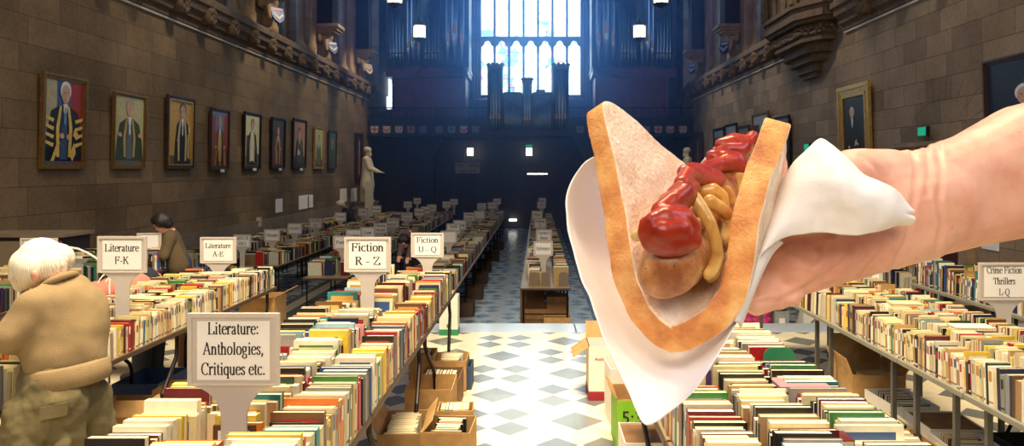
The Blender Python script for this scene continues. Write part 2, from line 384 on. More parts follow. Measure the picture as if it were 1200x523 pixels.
# patterned marble floor: clusters of four small grey lozenges alternating with one larger lozenge
def marble(name, white, grey1, grey2, rough, spec=.5, bands=False):
    n = N(name); pos = n.pos(); s = n.node('ShaderNodeSeparateXYZ'); n.lk(pos, s.inputs[0]); X, Y = s.outputs[0], s.outputs[1]
    S = .655
    u = n.math('DIVIDE', n.math('ADD', X, .362), S); v = n.math('DIVIDE', n.math('SUBTRACT', Y, 6.31), S)
    iu = n.math('ROUND', u); iv = n.math('ROUND', v)
    lu = n.math('MULTIPLY', n.math('SUBTRACT', u, iu), S); lv = n.math('MULTIPLY', n.math('SUBTRACT', v, iv), S)
    par = n.math('ABSOLUTE', n.math('MODULO', n.math('ADD', iu, iv), 2))
    par = n.math('GREATER_THAN', par, .5)
    au = n.math('ABSOLUTE', lu); av = n.math('ABSOLUTE', lv)
    single = n.math('LESS_THAN', n.math('ADD', au, av), .206)
    bu = n.math('ABSOLUTE', n.math('SUBTRACT', au, .160)); bv = n.math('ABSOLUTE', n.math('SUBTRACT', av, .160))
    four = n.math('LESS_THAN', n.math('ADD', bu, bv), .150)
    msk = n.math('ADD', n.math('MULTIPLY', par, four), n.math('MULTIPLY', n.math('SUBTRACT', 1, par), single), True)
    # thin joints along the diagonals
    d1 = n.math('ABSOLUTE', n.math('SUBTRACT', n.math('FRACT', n.math('DIVIDE', n.math('ADD', X, n.math('ADD', Y, 100-5.948)), S)), .5))
    d2 = n.math('ABSOLUTE', n.math('SUBTRACT', n.math('FRACT', n.math('DIVIDE', n.math('SUBTRACT', n.math('ADD', X, 100+6.672), Y), S)), .5))
    jn = n.math('GREATER_THAN', n.math('MAXIMUM', d1, d2), .494)
    cell = n.node('ShaderNodeTexWhiteNoise', noise_dimensions='2D'); cb = n.node('ShaderNodeCombineXYZ')
    n.lk(n.math('ADD', iu, n.math('GREATER_THAN', lu, 0)), cb.inputs[0]); n.lk(n.math('ADD', iv, n.math('MULTIPLY', n.math('GREATER_THAN', lv, 0), 7)), cb.inputs[1]); n.lk(cb.outputs[0], cell.inputs[0])
    vein = n.noise(3.2, 8, pos, .7); vein2 = n.noise(22, 4, pos)
    g = n.mix(cell.outputs[0], grey1, grey2)
    g = n.mix(n.math('MULTIPLY', vein, .5), g, tuple(min(1, x*1.5) for x in grey2[:3])+(1,))
    wcol = n.ramp(vein, [(.3, tuple(x*.78 for x in white[:3])+(1,)), (.5, white), (.8, tuple(min(1, x*1.06) for x in white[:3])+(1,))])
    wcol = n.mix(n.math('MULTIPLY', jn, .35), wcol, tuple(x*.5 for x in white[:3])+(1,))
    c = n.mix(msk, wcol, g)
    if bands:
        # long stone bands running down the hall
        for (a, b, colr) in ((.98,1.26,srgb(92,104,124)),(1.26,1.55,srgb(196,190,172)),(-5.02,-4.86,srgb(92,96,96)),(-4.86,-4.62,srgb(184,176,156)),(-4.62,-4.42,srgb(92,96,96)),(3.9,4.15,srgb(92,100,116))):
            k = n.math('MULTIPLY', n.math('GREATER_THAN', X, a), n.math('LESS_THAN', X, b)); c = n.mix(k, c, colr)
    n.col(c); n.lk(n.math('ADD', n.math('MULTIPLY', vein2, .08), rough-.04), n.b.inputs['Roughness'])
    n.b.inputs['Specular IOR Level'].default_value = spec
    n.bump(n.noise(1.3, 3, pos), .06, .02)
    return n.m
marble('marble_dais', srgb(222,208,176), srgb(86,88,86), srgb(112,112,104), .17, .17)
marble('marble_hall', srgb(172,178,184), srgb(66,82,108), srgb(90,106,128), .26, .8, True)
simple('marble_edge', srgb(176,186,196), .2, var=.06, scale=2)
simple('marble_riser', srgb(110,116,128), .4, var=.1)
simple('ceiling_wood', srgb(52,38,28), .7, var=.3, scale=3)
# window glass: clear daylight glass with pale leaded figures
n = N('stained_glass'); pos = n.pos(); sp = n.node('ShaderNodeSeparateXYZ'); n.lk(pos, sp.inputs[0])
vo = n.node('ShaderNodeTexVoronoi', feature='F1'); vo.inputs['Scale'].default_value = 3.4; n.lk(pos, vo.inputs['Vector'])
ve = n.node('ShaderNodeTexVoronoi', feature='DISTANCE_TO_EDGE'); ve.inputs['Scale'].default_value = 3.4; n.lk(pos, ve.inputs['Vector'])
hs = n.node('ShaderNodeHueSaturation'); hs.inputs['Saturation'].default_value = 1.1; n.lk(vo.outputs['Color'], hs.inputs['Color'])
big = n.noise(1.05, 1, pos)
mk = n.math('GREATER_THAN', big, .60)
colr = n.mix(n.math('MULTIPLY', mk, .55), (.93,.96,1,1), hs.outputs[0])
lead = n.math('LESS_THAN', ve.outputs['Distance'], .012)
colr = n.mix(n.math('MULTIPLY', lead, .35), colr, (.2,.25,.3,1))
tr = n.node('ShaderNodeBsdfTransparent'); n.lk(colr, tr.inputs[0])
gl = n.node('ShaderNodeBsdfGlossy'); gl.inputs['Roughness'].default_value = .1
mx = n.node('ShaderNodeMixShader'); mx.inputs[0].default_value = .04; n.lk(tr.outputs[0], mx.inputs[1]); n.lk(gl.outputs[0], mx.inputs[2]); n.lk(mx.outputs[0], n.out.inputs['Surface'])
n = N('side_glass'); pos = n.pos(); vo = n.node('ShaderNodeTexVoronoi'); vo.inputs['Scale'].default_value = 5; n.lk(pos, vo.inputs['Vector'])
c = n.mix(.45, vo.outputs['Color'], (.25,.45,.8,1)); tr = n.node('ShaderNodeBsdfTransparent'); n.lk(c, tr.inputs[0]); n.lk(tr.outputs[0], n.out.inputs['Surface'])
emis('lamp_white', (1,.86,.66,1), 9)
emis('lamp_cool', (.92,.96,1,1), 7)
emis('exit_green', (.01,.5,.25,1), .7)
n = N('lantern_glass'); n.col(srgb(240,230,210)); n.b.inputs['Emission Color'].default_value = (1,.82,.6,1); n.b.inputs['Emission Strength'].default_value = 3.5

# ---------------------------------------------------------------- camera, world, light
cam = bpy.data.cameras.new('camera'); co = bpy.data.objects.new('camera', cam); C.objects.link(co)
co.location = (0,0,CAMZ); co.rotation_euler = (PI/2,0,0); cam.sensor_width = 36; cam.lens = 26.4
cam.shift_x = -30/1200; cam.shift_y = -63.5/1200; cam.clip_start = .03; cam.clip_end = 200
sc = bpy.context.scene; sc.camera = co
sc.view_settings.view_transform = 'Standard'; sc.view_settings.look = 'None'; sc.view_settings.gamma = 1
sc.view_settings.exposure = 0; sc.view_settings.use_curve_mapping = False
w = bpy.data.worlds.new('world'); sc.world = w; w.use_nodes = True
bg = w.node_tree.nodes['Background']; bg.inputs[0].default_value = (.55,.75,1,1); bg.inputs[1].default_value = 5
def area(name, loc, tgt, sx, sy, power, col, spread=PI):
    l = bpy.data.lights.new(name, 'AREA'); l.shape = 'RECTANGLE'; l.size = sx; l.size_y = sy; l.energy = power; l.color = col; l.spread = spread
    o = bpy.data.objects.new(name, l); C.objects.link(o); o.location = loc
    o.rotation_euler = (Vector(tgt)-Vector(loc)).to_track_quat('-Z', 'Y').to_euler(); return o
def spot(name, loc, tgt, power, col, ang, blend=.6, r=.15):
    l = bpy.data.lights.new(name, 'SPOT'); l.energy = power; l.color = col; l.spot_size = ang; l.spot_blend = blend; l.shadow_soft_size = r
    o = bpy.data.objects.new(name, l); C.objects.link(o); o.location = loc
    o.rotation_euler = (Vector(tgt)-Vector(loc)).to_track_quat('-Z', 'Y').to_euler(); return o
XL, XR, XC = -7.3, 6.7, -.33
YG, YE, YB = 32.2, 36.0, -7.0     # gallery front, end wall, wall behind the camera
YD = 9.2                          # dais edge
ZT = 13.5
# ---- floors
b = MB(); b.box(XL-.3, XR+.3, YD-.4, YE+.3, FL-.3, FL); struct('floor', b, M['marble_hall'])
b = MB(); b.box(XL-.3, XR+.3, YB-.3, 8.72, -.9, 0); o = struct('floor_dais', b, M['marble_dais'])
b = MB()
x = XL
random.seed(4)
while x < XR:
    x2 = min(XR, x+1.55); b.box(x+.003, x2-.003, 8.722, YD+.03, -.12, .002); x = x2
o = struct('trim_1', b, M['marble_edge']); bevel(o, .012)
b = MB()
for k in range(5):
    b.box(XL, XR, YD-.05+k*.0, YD, -.12-k*.13, 0-k*.13 if k else -.12)
struct('trim_2', b, M['marble_riser'])
b = MB(); b.box(XL-1.6, XR+1.6, YB-.6, YE+.6, ZT, ZT+.3); struct('ceiling', b, M['ceiling_wood'])

# ---- long walls: lower masonry, cornice, window bays above
TR = [9.2, 14.5, 19.8, 25.1, 30.4]           # roof trusses
def side_wall(s, X, name, mat):
    b = MB()
    def bx(d0, d1, y0, y1, z0, z1):       # d = distance outward from the wall face
        a, c = X+s*d0, X+s*d1; b.box(min(a,c), max(a,c), y0, y1, z0, z1)
    bx(0, 1.6, YB-.3, YE+.3, FL-.3, 5.45)
    struct(name, b, mat)
    b = MB()
    for i, t in enumerate([-6.7, -1.4, 3.9]+TR+[35.7]):
        bx(.0, 1.5, t-1.15, t+1.15, 5.45, ZT)
    # window heads and far backing above the openings
    bx(0, 1.5, YB, YE, 12.2, ZT)
    # sloping sills
    for i in range(8):
        t = ([-6.7, -1.4, 3.9]+TR+[35.7])[i]; y0, y1 = t+1.15, t+5.3-1.15
        pts = [(X, 5.45), (X+s*1.5, 5.45), (X+s*1.5, 6.7), (X+s*.25, 5.62), (X, 5.62)]
        b.prism(pts, y0, y1, 'y')
    struct(name+'_upper', b, M['stone_pier'])
    # jamb shafts: clustered colonnettes on each pier corner
    b = MB()
    for t in TR:
        for e in (-1, 1):
            for (d, dy, r) in ((.02, .98, .09), (.28, 1.16, .13), (.75, 1.17, .09), (1.1, 1.18, .07)):
                x, y = X+s*d, t+e*dy
                b.lathe([(r*1.7, 5.6), (r*1.7, 5.8), (r*1.1, 5.95), (r, 6.0), (r, 9.0), (r*1.5, 9.1), (r*1.5, 9.2), (r, 9.3), (r, 12.2)], x, y, 10)
    sm(struct('trim_3' if s < 0 else 'trim_4', b, M['light_stone']))
    # glass in each bay
    for i, t in enumerate([3.9]+TR[:]):
        y0, y1 = t+1.15, min(t+4.15, YE)
        g = MB(); g.box(X+s*1.30-.01, X+s*1.30+.01, y0, y1, 5.8, 12.2)
        w = struct('window_%d' % ((10 if s < 0 else 20)+i), g, M['side_glass'])
        g = MB()
        for k in range(4): 
            yy = y0+(y1-y0)*k/3; g.box(X+s*1.26-.06, X+s*1.26+.06, yy-.06, yy+.06, 5.8, 12.2)
        g.box(X+s*1.26-.06, X+s*1.26+.06, y0, y1, 8.4, 8.55)
        g.build('window_frame', M['light_stone'], w)
side_wall(-1, XL, 'wall_left', M['stone_left'])
side_wall(1, XR, 'wall_right', M['stone_right'])

# ---- cornice with carved bosses and a pale strip painting the highlight on its lower edge
def cornice(s, X, name, gaps, n1, n2):
    prof = [(0,4.86),(.07,4.9),(.09,5.0),(.16,5.04),(.18,5.14),(.27,5.2),(.30,5.32),(.36,5.36),(.36,5.48),(.30,5.5),(.28,5.56),(0,5.68)]
    b = MB(); bb = MB(); c = MB()
    for (y0, y1) in gaps:
        b.prism([(X-s*d, z) for d, z in prof], y0, y1, 'y')
        c.prism([(X, 4.845), (X-s*.05, 4.845), (X-s*.06, 4.875), (X, 4.875)], y0, y1, 'y')  # pale strip standing for the highlight line, built under a trim name
        y = y0+.6
        while y < y1-.2:
            cx = X-s*.24
            bb.box(cx-.11, cx+.11, y-.14, y+.14, 4.99, 5.33)
            for (dy, dz) in ((-.08,-.08),(.08,-.08),(-.08,.08),(.08,.08),(0,0),(0,.13),(0,-.13)):
                bb.ball((cx-s*.09, y+dy, 5.16+dz), (.07,.07,.065), 8, 6)
            y += 1.25
    struct(n1, b, M['carved_stone']); sm(struct(n2, bb, M['carved_stone'])); struct(name, c, M['cream_trim'])
cornice(-1, XL, 'trim_5', [(YB, YG+.2)], 'trim_6', 'trim_7')
cornice(1, XR, 'trim_8', [(YB, 16.3), (20.3, YG+.2)], 'trim_9', 'trim_10')

# ---- wall behind the camera
b = MB(); b.box(XL-1.6, XR+1.6, YB-.4, YB, -1, ZT); struct('wall_back', b, M['stone_end'])

# ---- end wall with the great window
WX0, WX1, WZ0, WZ1 = XC-2.45, XC+2.45, CAMZ+86/880*YE, 13.0
SWX0, SWX1, SWZ0, SWZ1 = (447-630)/880*YE, (461-630)/880*YE, CAMZ+70/880*YE, CAMZ+116/880*YE
b = MB()
def ew(x0, x1, z0, z1): b.box(x0, x1, YE, YE+.7, z0, z1)
ew(XL-1.6, SWX0, FL-.3, ZT); ew(SWX0, SWX1, FL-.3, SWZ0); ew(SWX0, SWX1, SWZ1, ZT); ew(SWX1, WX0-.25, FL-.3, ZT)
ew(WX0-.25, WX1+.25, FL-.3, WZ0-.35); ew(WX1+.25, XR+1.6, FL-.3, ZT); ew(WX0-.25, WX1+.25, WZ1, ZT)
struct('wall_end', b, M['stone_end'])
b = MB(); b.prism([(YE-.08, WZ0-.42), (YE+.7, WZ0-.42), (YE+.7, WZ0+.02), (YE+.35, WZ0), (YE-.08, WZ0-.22)], WX0-.3, WX1+.3, 'x')
for sx in (-1, 1):      # splayed jambs with rolls
    for k, (dx, r) in enumerate(((.32,.10),(.16,.08),(.04,.06))):
        b.lathe([(r,WZ0-.2),(r,WZ1)], XC+sx*(2.45+dx), YE-.02+k*.12, 10)
struct('trim_11', b, M['stone_end'])
def light_outline(cx, w, z0, z1, cusp):
    """one light with a trefoil-cusped head, anticlockwise"""
    h = w/2; pts = [(cx-h, z0), (cx+h, z0), (cx+h, z1-w*.95)]
    if cusp:
        for k in range(0, 7): a = -.35+k/6*1.75; pts.append((cx+h*.52+h*.47*math.cos(a), z1-w*.62+h*.5*math.sin(a)))
        for k in range(0, 7): a = -.1+k/6*3.34; pts.append((cx+h*.52*math.cos(a), z1-w*.28+h*.56*math.sin(a)))
        for k in range(0, 7): a = PI-1.4+k/6*1.75; pts.append((cx-h*.52+h*.47*math.cos(a), z1-w*.62+h*.5*math.sin(a)))
    else:
        pts.append((cx+h*.6, z1-w*.3)); pts.append((cx, z1)); pts.append((cx-h*.6, z1-w*.3))
    pts.append((cx-h, z1-w*.95)); return pts
def cut_panel(name, outer, holes, y, depth, mat, parent=None):
    cu = bpy.data.curves.new('t', 'CURVE'); cu.dimensions = '2D'; cu.fill_mode = 'BOTH'; cu.extrude = depth/2
    for pts in [outer]+holes:
        sp = cu.splines.new('POLY'); sp.points.add(len(pts)-1); sp.use_cyclic_u = True
        for i, p in enumerate(pts): sp.points[i].co = (p[0], p[1], 0, 1)
    t = bpy.data.objects.new('t', cu); C.objects.link(t)
    dg = bpy.context.evaluated_depsgraph_get(); dg.update(); me = bpy.data.meshes.new_from_object(t.evaluated_get(dg)); me.name = name
    bpy.data.objects.remove(t); bpy.data.curves.remove(cu); me.materials.clear(); me.materials.append(mat)
    me.transform(Matrix.Rotation(PI/2, 4, 'X')); o = bpy.data.objects.new(name, me); C.objects.link(o); o.location = (0, y+depth/2, 0)
    if parent: o.parent = parent
    return o
b = MB(); b.box(WX0, WX1, YE+.33, YE+.345, WZ0, WZ1)
gw = struct('window_1', b, M['stained_glass'])
holes = []; lw = 4.9/7; zt = CAMZ+(198-44)/880*YE
for k in range(7):
    cx = WX0+lw*(k+.5)
    holes.append(light_outline(cx, lw-.11, WZ0+.06, zt-.10, True))
    holes.append(light_outline(cx, lw-.11, zt+.09, WZ1-.3, False))
fr = cut_panel('window_frame', [(WX0-.02,WZ0-.02),(WX1+.02,WZ0-.02),(WX1+.02,WZ1),(WX0-.02,WZ1)], holes, YE+.24, .2, M['light_stone'])
fr.parent = gw; fr.location = (fr.location.x-gw.location.x, fr.location.y-gw.location.y, -gw.location.z)
b = MB()
for k in range(1, 6): b.box(WX0, WX1, YE+.30, YE+.32, WZ0+k*.42, WZ0+k*.42+.015)
b.build('glazing_bar', M['iron'], gw)
b = MB(); b.box(SWX0, SWX1, YE+.3, YE+.31, SWZ0, SWZ1); struct('window_2', b, M['stained_glass'])

# ---- organ gallery: soffit, front with shields, railing
g = empty('organ_gallery', (XC, YG, 3.3), 'dark timber organ gallery across the hall end with a row of painted shields', 'gallery')
b = MB(); b.box(XL+.02, XR-.02, YG+.1, YE-.02, 3.3, 3.5); b.build('gallery_floor', M['gallery_wood'], g)
b = MB()
px = lambda p, Y=YG: (p-630)/880*Y
z0, z1 = 3.38, 3.99
b.box(XL+.02, XR-.02, YG, YG+.12, z0, z1)
b.box(XL+.02, XR-.02, YG-.08, YG+.16, z1-.06, z1+.05); b.box(XL+.02, XR-.02, YG-.1, YG+.18, z0-.08, z0+.06)
x = XL+.3
while x < XR-.4:
    b.box(x, x+.05, YG-.04, YG, z0, z1); x += .52
b.build('front_panel', M['gallery_wood'], g)
b = MB()
for z, t in ((4.06,.05),(4.5,.07)): b.box(XL+.02, XR-.02, YG, YG+t, z, z+.05)
x = XL+.15; k = 0
while x < XR-.2:
    b.box(x, x+.022, YG+.015, YG+.04, 4.05, 4.52)
    if k % 2 == 0:
        b.tube([(x+.01, YG+.03, 4.12), (x+.09, YG+.03, 4.2), (x+.16, YG+.03, 4.28), (x+.09, YG+.03, 4.36), (x+.01, YG+.03, 4.44)], .012, 5)
    x += .17; k += 1
b.build('railing', M['iron'], g)
def shield_pts(cx, cz, w, h):
    return [(cx-w/2, cz+h/2), (cx-w/2, cz-h*.05), (cx-w*.32, cz-h*.32), (cx, cz-h/2), (cx+w*.32, cz-h*.32), (cx+w/2, cz-h*.05), (cx+w/2, cz+h/2)]
sc_ = [(439.4,'w'),(453.7,'w'),(468,'w'),(482,'o'),(496,'g'),(515,'g'),(529.5,'b'),(543.5,'r'),(557.4,'g'),(679.7,'g'),(694,'w'),(708,'r'),(723,'b'),(742,'g'),(757,'g'),(771,'w'),(785,'w'),(800,'r')]
cc = {'w':(.55,.56,.6,1),'o':(.55,.3,.2,1),'g':(.2,.24,.3,1),'b':(.25,.4,.6,1),'r':(.7,.6,.62,1)}
for i, (p, k) in enumerate(sc_):
    b = MB(); b.col = cc[k]; cx = px(p); cz = 3.54
    b.prism(shield_pts(cx, cz, .32, .38), YG-.1, YG-.065, 'y')
    b.col = (.55,.06,.07,1) if k in 'rw' else (.1,.14,.3,1)
    if i % 3 == 0:
        b.prism([(cx-.03, cz-.14), (cx+.03, cz-.14), (cx+.03, cz+.17), (cx-.03, cz+.17)], YG-.108, YG-.1, 'y'); b.prism([(cx-.14, cz+.02), (cx+.14, cz+.02), (cx+.14, cz+.08), (cx-.14, cz+.08)], YG-.108, YG-.1, 'y')
    elif i % 3 == 1:
        b.prism([(cx-.14, cz+.06), (cx, cz-.08), (cx+.14, cz+.06), (cx+.14, cz+.12), (cx, cz-.01), (cx-.14, cz+.12)], YG-.108, YG-.1, 'y')
    else:
        for dx, dz in ((-.07,.08),(.07,.08),(0,-.05)): b.prism([(cx+dx+.035*math.cos(a), cz+dz+.035*math.sin(a)) for a in [j*PI/3 for j in range(6)]], YG-.108, YG-.1, 'y')
    o = b.build('shield', M['oil_paint'], g)

# ---- screen wall under the gallery
b = MB(); YS = 33.4; b.box(XL, XR, YS, YS+.15, FL, 3.3)
for k in range(29):
    x = XL+k*.5; b.box(x, x+.06, YS-.04, YS, FL, 3.3)
for z in (FL, .2, 1.3, 2.3, 3.1): b.box(XL, XR, YS-.05, YS, z, z+.1)
struct('wall_screen', b, M['gallery_wood'])
for i, (p, wd) in enumerate(((622, 1.9), (470, 1.2), (748, 1.2))):
    cx = px(p, YS); b = MB()
    pts = [(cx-wd/2, FL+.02)]+[(cx+wd/2, FL+.02), (cx+wd/2, 1.3), (cx+wd*.3, 1.85), (cx, 2.1), (cx-wd*.3, 1.85), (cx-wd/2, 1.3)]
    b.prism(pts, YS-.10, YS-.05, 'y'); d = struct('door_%d' % (i+1), b, M['dark_wood'])
    b = MB(); b.ball((cx+.1, YS-.13, .3), .035); b.build('door_handle', M['gold_dark'], d, True)
# gallery columns of timber
for p in (503, 690):
    b = MB(); x = px(p); b.box(x-.16, x+.16, YG+.1, YG+.4, FL, 3.3)
    b.prism([(x-.16, 2.4), (x+.16, 2.4), (x+.7, 3.3), (x-.7, 3.3)], YG+.15, YG+.35, 'y'); b.box(x-.22, x+.22, YG+.04, YG+.46, FL, FL+.3)
    struct('trim_%d' % (12 if p < 600 else 13), b, M['gallery_wood'])
# lamps under the gallery
for p, lab in ((551,'small square white lamp under the gallery above the pay notice'), (620,'small square white lamp under the gallery below the green exit sign'), (692,'small square white lamp under the gallery beside the bread crust')):
    c = P(p, 178, YG+.3); t = empty('wall_lamp', (c.x, c.y, c.z-.16), lab, 'lamp', 'white lamps under the gallery')
    b = MB(); b.box(c.x-.13, c.x+.13, c.y-.07, c.y+.07, c.z-.16, c.z+.16); o = b.build('lamp_shade', M['lamp_white'], t); bevel(o, .03)
    b = MB(); b.box(c.x-.15, c.x+.15, c.y-.09, c.y+.09, c.z+.16, c.z+.19); b.box(c.x-.15, c.x+.15, c.y-.09, c.y+.09, c.z-.19, c.z-.16); b.tube([(c.x, c.y, c.z+.18), (c.x, c.y, 3.3)], .015, 6); b.build('fitting', M['iron'], t)
def exit_sign(c, nrm, w, h, lab):
    t = empty('exit_sign', (c.x, c.y, c.z-h/2), lab, 'sign')
    b = MB()
    if nrm == 'y': b.box(c.x-w/2, c.x+w/2, c.y-.03, c.y+.03, c.z-h/2, c.z+h/2)
    else: b.box(c.x-.03, c.x+.03, c.y-w/2, c.y+w/2, c.z-h/2, c.z+h/2)
    b.build('housing', M['dark_plastic'], t)
    b = MB(); f = .86
    if nrm == 'y':
        b.box(c.x-w/2*f, c.x+w/2*f, c.y-.036, c.y-.03, c.z-h/2*f, c.z+h/2*f)
    else: b.box(c.x-.036, c.x-.03, c.y-w/2*f, c.y+w/2*f, c.z-h/2*f, c.z+h/2*f)
    b.build('panel', M['exit_green'], t); return t
c = P(620, 171.5, YG+.3); t = exit_sign(c, 'y', .34, .16, 'small green running-man exit sign above the middle lamp under the gallery')
text_mesh('lettering', 'EXIT', .12, M['paper'], t, (0, -.045, .08))
# white strip light and glints at the foot of the screen, built as glowing blocks
b = MB(); c = P(630, 204, YS-.06); b.box(c.x-.45, c.x+.42, c.y-.04, c.y+.06, c.z-.025, c.z+.03)
tag(b.build('strip_light', M['lamp_cool']), 'thin white strip light glowing on the dark screen right of the middle exit lamp', 'light')
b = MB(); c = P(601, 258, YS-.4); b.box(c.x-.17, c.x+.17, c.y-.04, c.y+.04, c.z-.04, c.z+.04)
tag(b.build('floor_glint', M['lamp_cool']), 'small glowing white glint at the foot of the dark screen beside the book rows', 'light')
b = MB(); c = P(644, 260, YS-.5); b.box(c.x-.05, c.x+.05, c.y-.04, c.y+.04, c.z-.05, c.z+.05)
tag(b.build('floor_glint', M['lamp_cool']), 'tiny glowing white glint low on the dark screen behind the centre book row', 'light')
# the notice
c = P(548, 197, YG+.2); t = empty('notice_board', (c.x, c.y, c.z-.26), 'grey PAY HERE notice hanging under the gallery below the lamp', 'notice')
b = MB(); b.box(c.x-.53, c.x+.53, c.y-.015, c.y+.015, c.z-.23, c.z+.23); b.build('board', M['card_grey'], t)
b = MB(); 
for sx in (-.4, .4): b.tube([(c.x+sx, c.y, c.z+.23), (c.x+sx, c.y, 3.35)], .006, 5)
b.build('cord', M['iron'], t)
text_mesh('lettering', 'PAY  HERE', .2, M['ink'], t, (0, -.02, .36)); text_mesh('lettering', 'Cash - Cards', .13, M['ink'], t, (0, -.02, .13))
b = MB(); c = P(553, 219, YS-.06); b.tube([(c.x, c.y+.0, c.z), (c.x, c.y-.03, c.z)], .19, 24); o = b.build('round_plaque', M['card_grey']); o.data.materials[0] = M['gallery_wood']
tag(o, 'dim round plaque on the dark screen below the pay notice', 'plaque')
b = MB(); c = P(473, 218.5, YS-.06); b.box(c.x-.12, c.x+.12, c.y-.02, c.y, c.z-.04, c.z+.04); tag(b.build('name_plate', M['gold_dark']), 'tiny brass plate on the dark screen right of the statue', 'plate')
b = MB(); c = P(687, 208, YG+.2); b.box(c.x-.2, c.x+.25, c.y-.015, c.y+.015, c.z-.2, c.z+.2); tag(b.build('notice_board', M['card_grey']), 'grey notice under the gallery mostly behind the napkin', 'notice')

# ---- organ cases
def pipe(x, y, z0, z1, r, mouth, parent):
    t = MB(); zm = z0+r*9
    t.lathe([(r*.25, z0), (r, zm), (r, z1)], x, y, 12)
    o = sm(t.build('organ_pipe', M['pipe_metal'], parent))
    if mouth:
        t = MB(); t.prism([(x-r*.62, zm-.02), (x+r*.62, zm-.02), (x+r*.5, zm+r*2.2), (x, zm+r*3.4), (x-r*.5, zm+r*2.2)], y-r*1.03, y-r*.8, 'y')
        m = t.build('pipe_mouth', M['gold'], o); 
def organ(sgn):
    YO = 33.9; q = YO/880
    mx = lambda p: (p-630)*q if sgn > 0 else 2*XC-(p-630)*q
    zz = lambda p: CAMZ+(198-p)*q
    side = 'left' if sgn > 0 else 'right'
    t = empty('pipe_organ', (mx(500), YO, 3.5), 'tall %s organ case of reddish wood with blue-grey pipes beside the great window' % side, 'organ', 'organ cases flanking the window')
    t['label'] = 'reddish organ case with blue-grey pipes, %s of the great window' % side
    def bx(b, p0, p1, y0, y1, a0, a1):
        a, c = mx(p0), mx(p1); b.box(min(a, c), max(a, c), YO+y0, YO+y1, zz(a0), zz(a1))
    b = MB(); b2 = MB()
    xa, xb = mx(458), mx(545); b.box(min(xa,xb), max(xa,xb), YO+.25, YO+1.7, 3.5, zz(90))
    for p in (461, 482, 503, 524, 542): bx(b, p-1.3, p+1.3, .18, .3, 131, 91)
    bx(b, 458, 545, .2, .3, 98, 92)
    b.build('case', M['organ_wood'], t)
    b = MB(); bx(b, 452, 549, 0, 1.8, 90, 84); bx(b, 450.5, 550, -.06, 1.8, 84, 80.5); bx(b, 520, 549, -.35, 0, 88, 80)
    xs = sorted([mx(522), mx(547)]); b.prism([(xs[0], zz(80.5)), (xs[1], zz(80.5)), (xs[1]-.15, zz(90)), (xs[0]+.15, zz(90))], YO-.35, YO+.2, 'y')
    xs = sorted([mx(476), mx(494)]); b.prism([(xs[0], zz(79)), (xs[1], zz(79)), (xs[1]-.2, zz(88)), (xs[0]+.2, zz(88))], YO-.3, YO+.2, 'y')
    b.build('cornice', M['organ_wood'], t)
    b = MB(); bx(b, 453, 549, .9, 1.7, 80.5, -110)
    for p in (453.5, 475, 495.5, 517, 548.5): bx(b, p-1.2, p+1.2, -.05, .9, 80, -110)
    for a in (71, 63): bx(b, 454, 518, -.02, .02, a, a-1.5)
    for (p0, p1) in ((455,475),(496,517),(518,548)): bx(b, p0, p1, 0, .05, -60, -75)
    b.build('case', M['organ_dark'], t)
    b = MB()                                     # pierced shades above the small pipes
    for (p0, p1, a0, a1) in ((455, 475, 2, -6), (496, 517, 2, -6)):
        for k in range(7):
            for j in range(3):
                p = p0+(p1-p0)*(k+.5)/7; a = a0+(a1-a0)*(j+.5)/3; c = (mx(p), YO+.05, zz(a)); b.ball(c, (.05,.03,.07), 6, 5)
    sm(b.build('pipe_shade', M['organ_dark'], t))
    for i, p in enumerate((456.5, 460.4, 464.3, 468.2, 472)): pipe(mx(p), YO+.15, zz(76), zz((8,12,17,22,27)[i]), 1.45*q, False, t)
    for i, p in enumerate((498, 502, 506, 510, 514)): pipe(mx(p), YO+.15, zz(76), zz((24,19,13,6,-2)[i]), 1.45*q, False, t)
    for p, r, a in ((479.5, 2.3, -40), (485.3, 3.1, -55), (491, 2.3, -40)): pipe(mx(p), YO-.12-(.1 if r > 3 else 0), zz(77), zz(a), r*q, True, t)
    for p, r, a in ((525.5, 3.2, -50), (533.5, 4.2, -70), (541.5, 3.2, -50)): pipe(mx(p), YO-.15-(.12 if r > 4 else 0), zz(78), zz(a), r*q, True, t)
organ(1); organ(-1)
